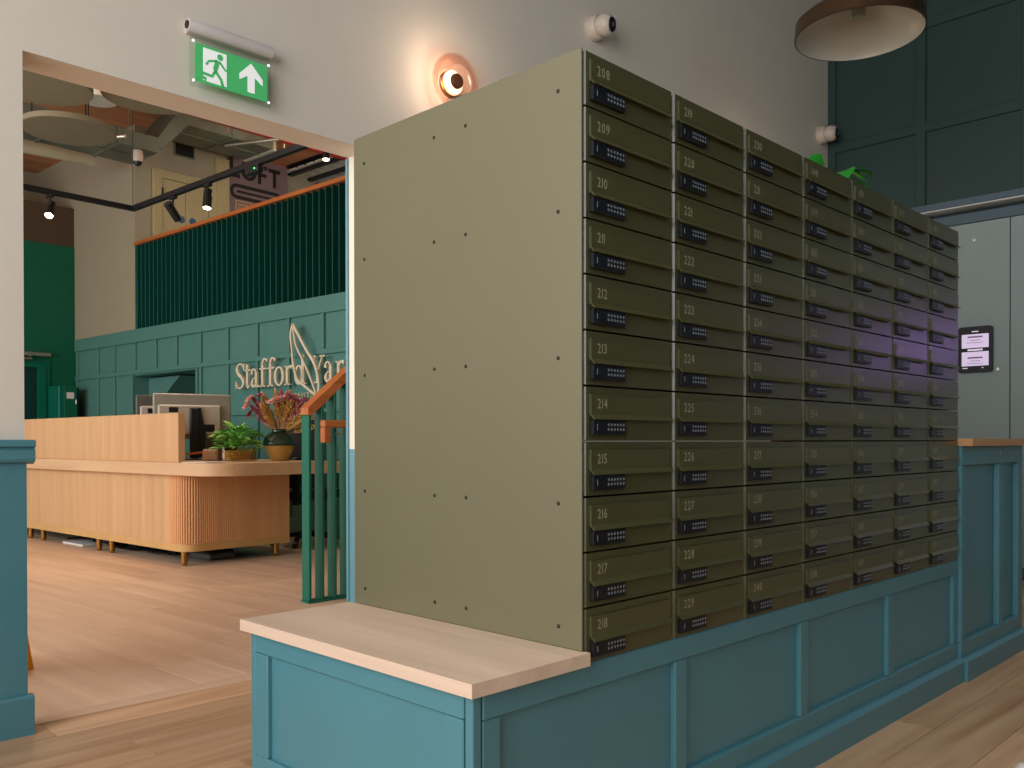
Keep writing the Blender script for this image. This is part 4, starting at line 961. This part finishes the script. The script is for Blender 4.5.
MB().tube([(2.55, 0.20, 4.035), (2.85, -0.35, 4.02)], 0.02, 10).build('support_strut', CHROME, dc)
# track with spot lamps
ZR = 3.047
CU, CV = 2.529, 7.119
tr = thing('lighting_track', 'black L-shaped lighting track hanging in front of the sign wall', 'lighting track', uv(CU, CV, ZR), TH)
box('track_rail', BLACKM, (-2.6, 0.02, -0.02, 0.02, 0, 0.045), tr); box('track_rail', BLACKM, (-0.02, 0.02, -4.2, -0.02, 0, 0.045), tr)
box('driver_box', BLACKM, (-0.025, 0.025, -2.12, -1.93, -0.055, 0.0), tr, 0.004)
MB().lathe([(0, 0), (0.006, 0), (0.006, 0.006), (0, 0.006)], 8, Matrix.Translation((-0.03, -2.08, -0.03)) @ Matrix.Rotation(-PI/2, 4, 'Y')).build('status_light', emit('green_led', (60, 240, 110), 3), tr)
for x, y in ((-2.4, 0), (0, -3.6), (0, -0.0)): MB().tube([(x, y, 0.045), (x, y, HC-ZR-0.001)], 0.003, 6).build('suspension_wire', BLACKM, tr)
LIT = emit('lit_spot', (255, 226, 190), 14)
def spot(du, dv, aim, label, lit=True, power=60):
    base = uv(CU+du, CV+dv, ZR); t = thing('track_spotlight', label, 'spotlight', base, TH, 'black track spotlights')
    box('adapter', BLACKM, (-0.018, 0.018, -0.05, 0.05, -0.025, -0.001), t, 0.003)
    MB().tube([(0, 0, -0.025), (0, 0, -0.095)], 0.009, 8).build('stem', BLACKM, t)
    q = Vector(aim).to_track_quat('Z', 'Y').to_matrix().to_4x4(); mx = Matrix.Translation((0, 0, -0.135)) @ q
    MB().lathe([(0, -0.09), (0.036, -0.09), (0.038, -0.085), (0.038, 0.085), (0.034, 0.085), (0.034, 0.07), (0, 0.07)], 24, mx).build('lamp_head', BLACKM, t, True)
    MB().lathe([(0, 0.076), (0.033, 0.076)], 20, mx, caps=False).build('lens', LIT if lit else BLACK, t)
    if lit:
        l = bpy.data.lights.new('spot_beam', 'SPOT'); l.energy = power; l.color = (1, 0.80, 0.58); l.spot_size = 1.0; l.spot_blend = 0.6; l.shadow_soft_size = 0.035
        lo = bpy.data.objects.new('spot_beam', l); COL.objects.link(lo); lo.parent = t
        d = Vector(aim).normalized(); lo.location = Vector((0, 0, -0.135))+d*0.085; lo.rotation_euler = d.to_track_quat('-Z', 'Y').to_euler()
spot(-0.74, 0.0, (-0.35, -0.55, -0.75), 'lit black track spotlight at the left end, in front of brown wall')
spot(0.0, -0.75, (0.7, 0.25, -0.65), 'unlit black track spotlight tilted sideways, first from the track corner', False)
spot(0.0, -1.33, (-0.22, -0.25, -0.95), 'lit black track spotlight beside the LOFT banner, second from track corner')
# bright spot and slatted ceiling beyond the mezzanine wall
gl = thing('slatted_ceiling', 'white slatted ceiling section with dark beams beyond the mezzanine wall', 'ceiling panel', uv(5.68, 7.7, 4.52), TH)
WS = mat('white_slat', (216, 210, 198), 0.6)
for k in range(9): box('slat', WS, (0, 1.5, 0.19*k, 0.14+0.19*k, 0.04, 0.055), gl)
for k in range(5): box('beam', BLACKM, (0.05+0.32*k, 0.11+0.32*k, -0.05, 1.68, 0.0, 0.04), gl)
box('dark_backing', BLACKM, (-0.02, 1.52, -0.06, 1.7, 0.10, 0.11), gl)
for x, y in ((0.1, 0), (1.4, 0), (0.1, 1.5), (1.4, 1.5)): MB().tube([(x, y, 0.055), (x, y, HC-4.521)], 0.005, 6).build('hanger', BLACKM, gl)
p = at(326, 160, 9.6)
t = thing('ceiling_spotlight', 'bright lit spotlight at the top right of the opening, above the balustrade', 'spotlight', p, TH)
MB().lathe([(0, 0.01), (0.036, 0.01), (0.036, 0.16), (0, 0.16)], 20).build('lamp_head', BLACKM, t, True)
MB().lathe([(0, -0.012), (0.02, -0.008), (0.032, 0.0), (0.034, 0.0095)], 20, caps=False).build('lens', LIT, t, True)
MB().tube([(0, 0, 0.16), (0, 0, HC-p.z-0.001)], 0.006, 6).build('rod', BLACKM, t)
l = bpy.data.lights.new('spot_beam', 'POINT'); l.energy = 26; l.color = (1, 0.82, 0.62); l.shadow_soft_size = 0.04
lo = bpy.data.objects.new('spot_beam', l); COL.objects.link(lo); lo.parent = t; lo.location = (0, 0, -0.06)
# hall dome camera
p = uv(3.20, 8.40, 3.934)
t = thing('dome_camera', 'small white dome camera under the duct in the reception hall', 'camera', p, TH)
MB().lathe([(0, 0), (0.05, 0.0), (0.055, 0.02), (0.055, 0.10), (0.05, 0.12), (0, 0.12)], 24).build('housing', WPLAST, t, True)
MB().lathe([(0, -0.05), (0.028, -0.04), (0.044, -0.01), (0.046, 0)], 24).build('dome', mat('smoked_dome', (40, 40, 40), 0.15), t, True)

# white rounded object of unknown kind at the bottom right corner
ds = thing('white_dome', 'small white domed object on the wooden floor, bottom right corner', 'door stop', (1.262, -0.450, 0))
MB().lathe([(0.03, 0), (0.03, 0.01), (0.028, 0.025), (0.018, 0.036), (0, 0.04)], 24).build('dome', mat('white_rubber', (214, 200, 196), 0.5), ds, True)
MB().lathe([(0.034, 0), (0.034, 0.004), (0.03, 0.005)], 24).build('base', CHROME, ds, True)
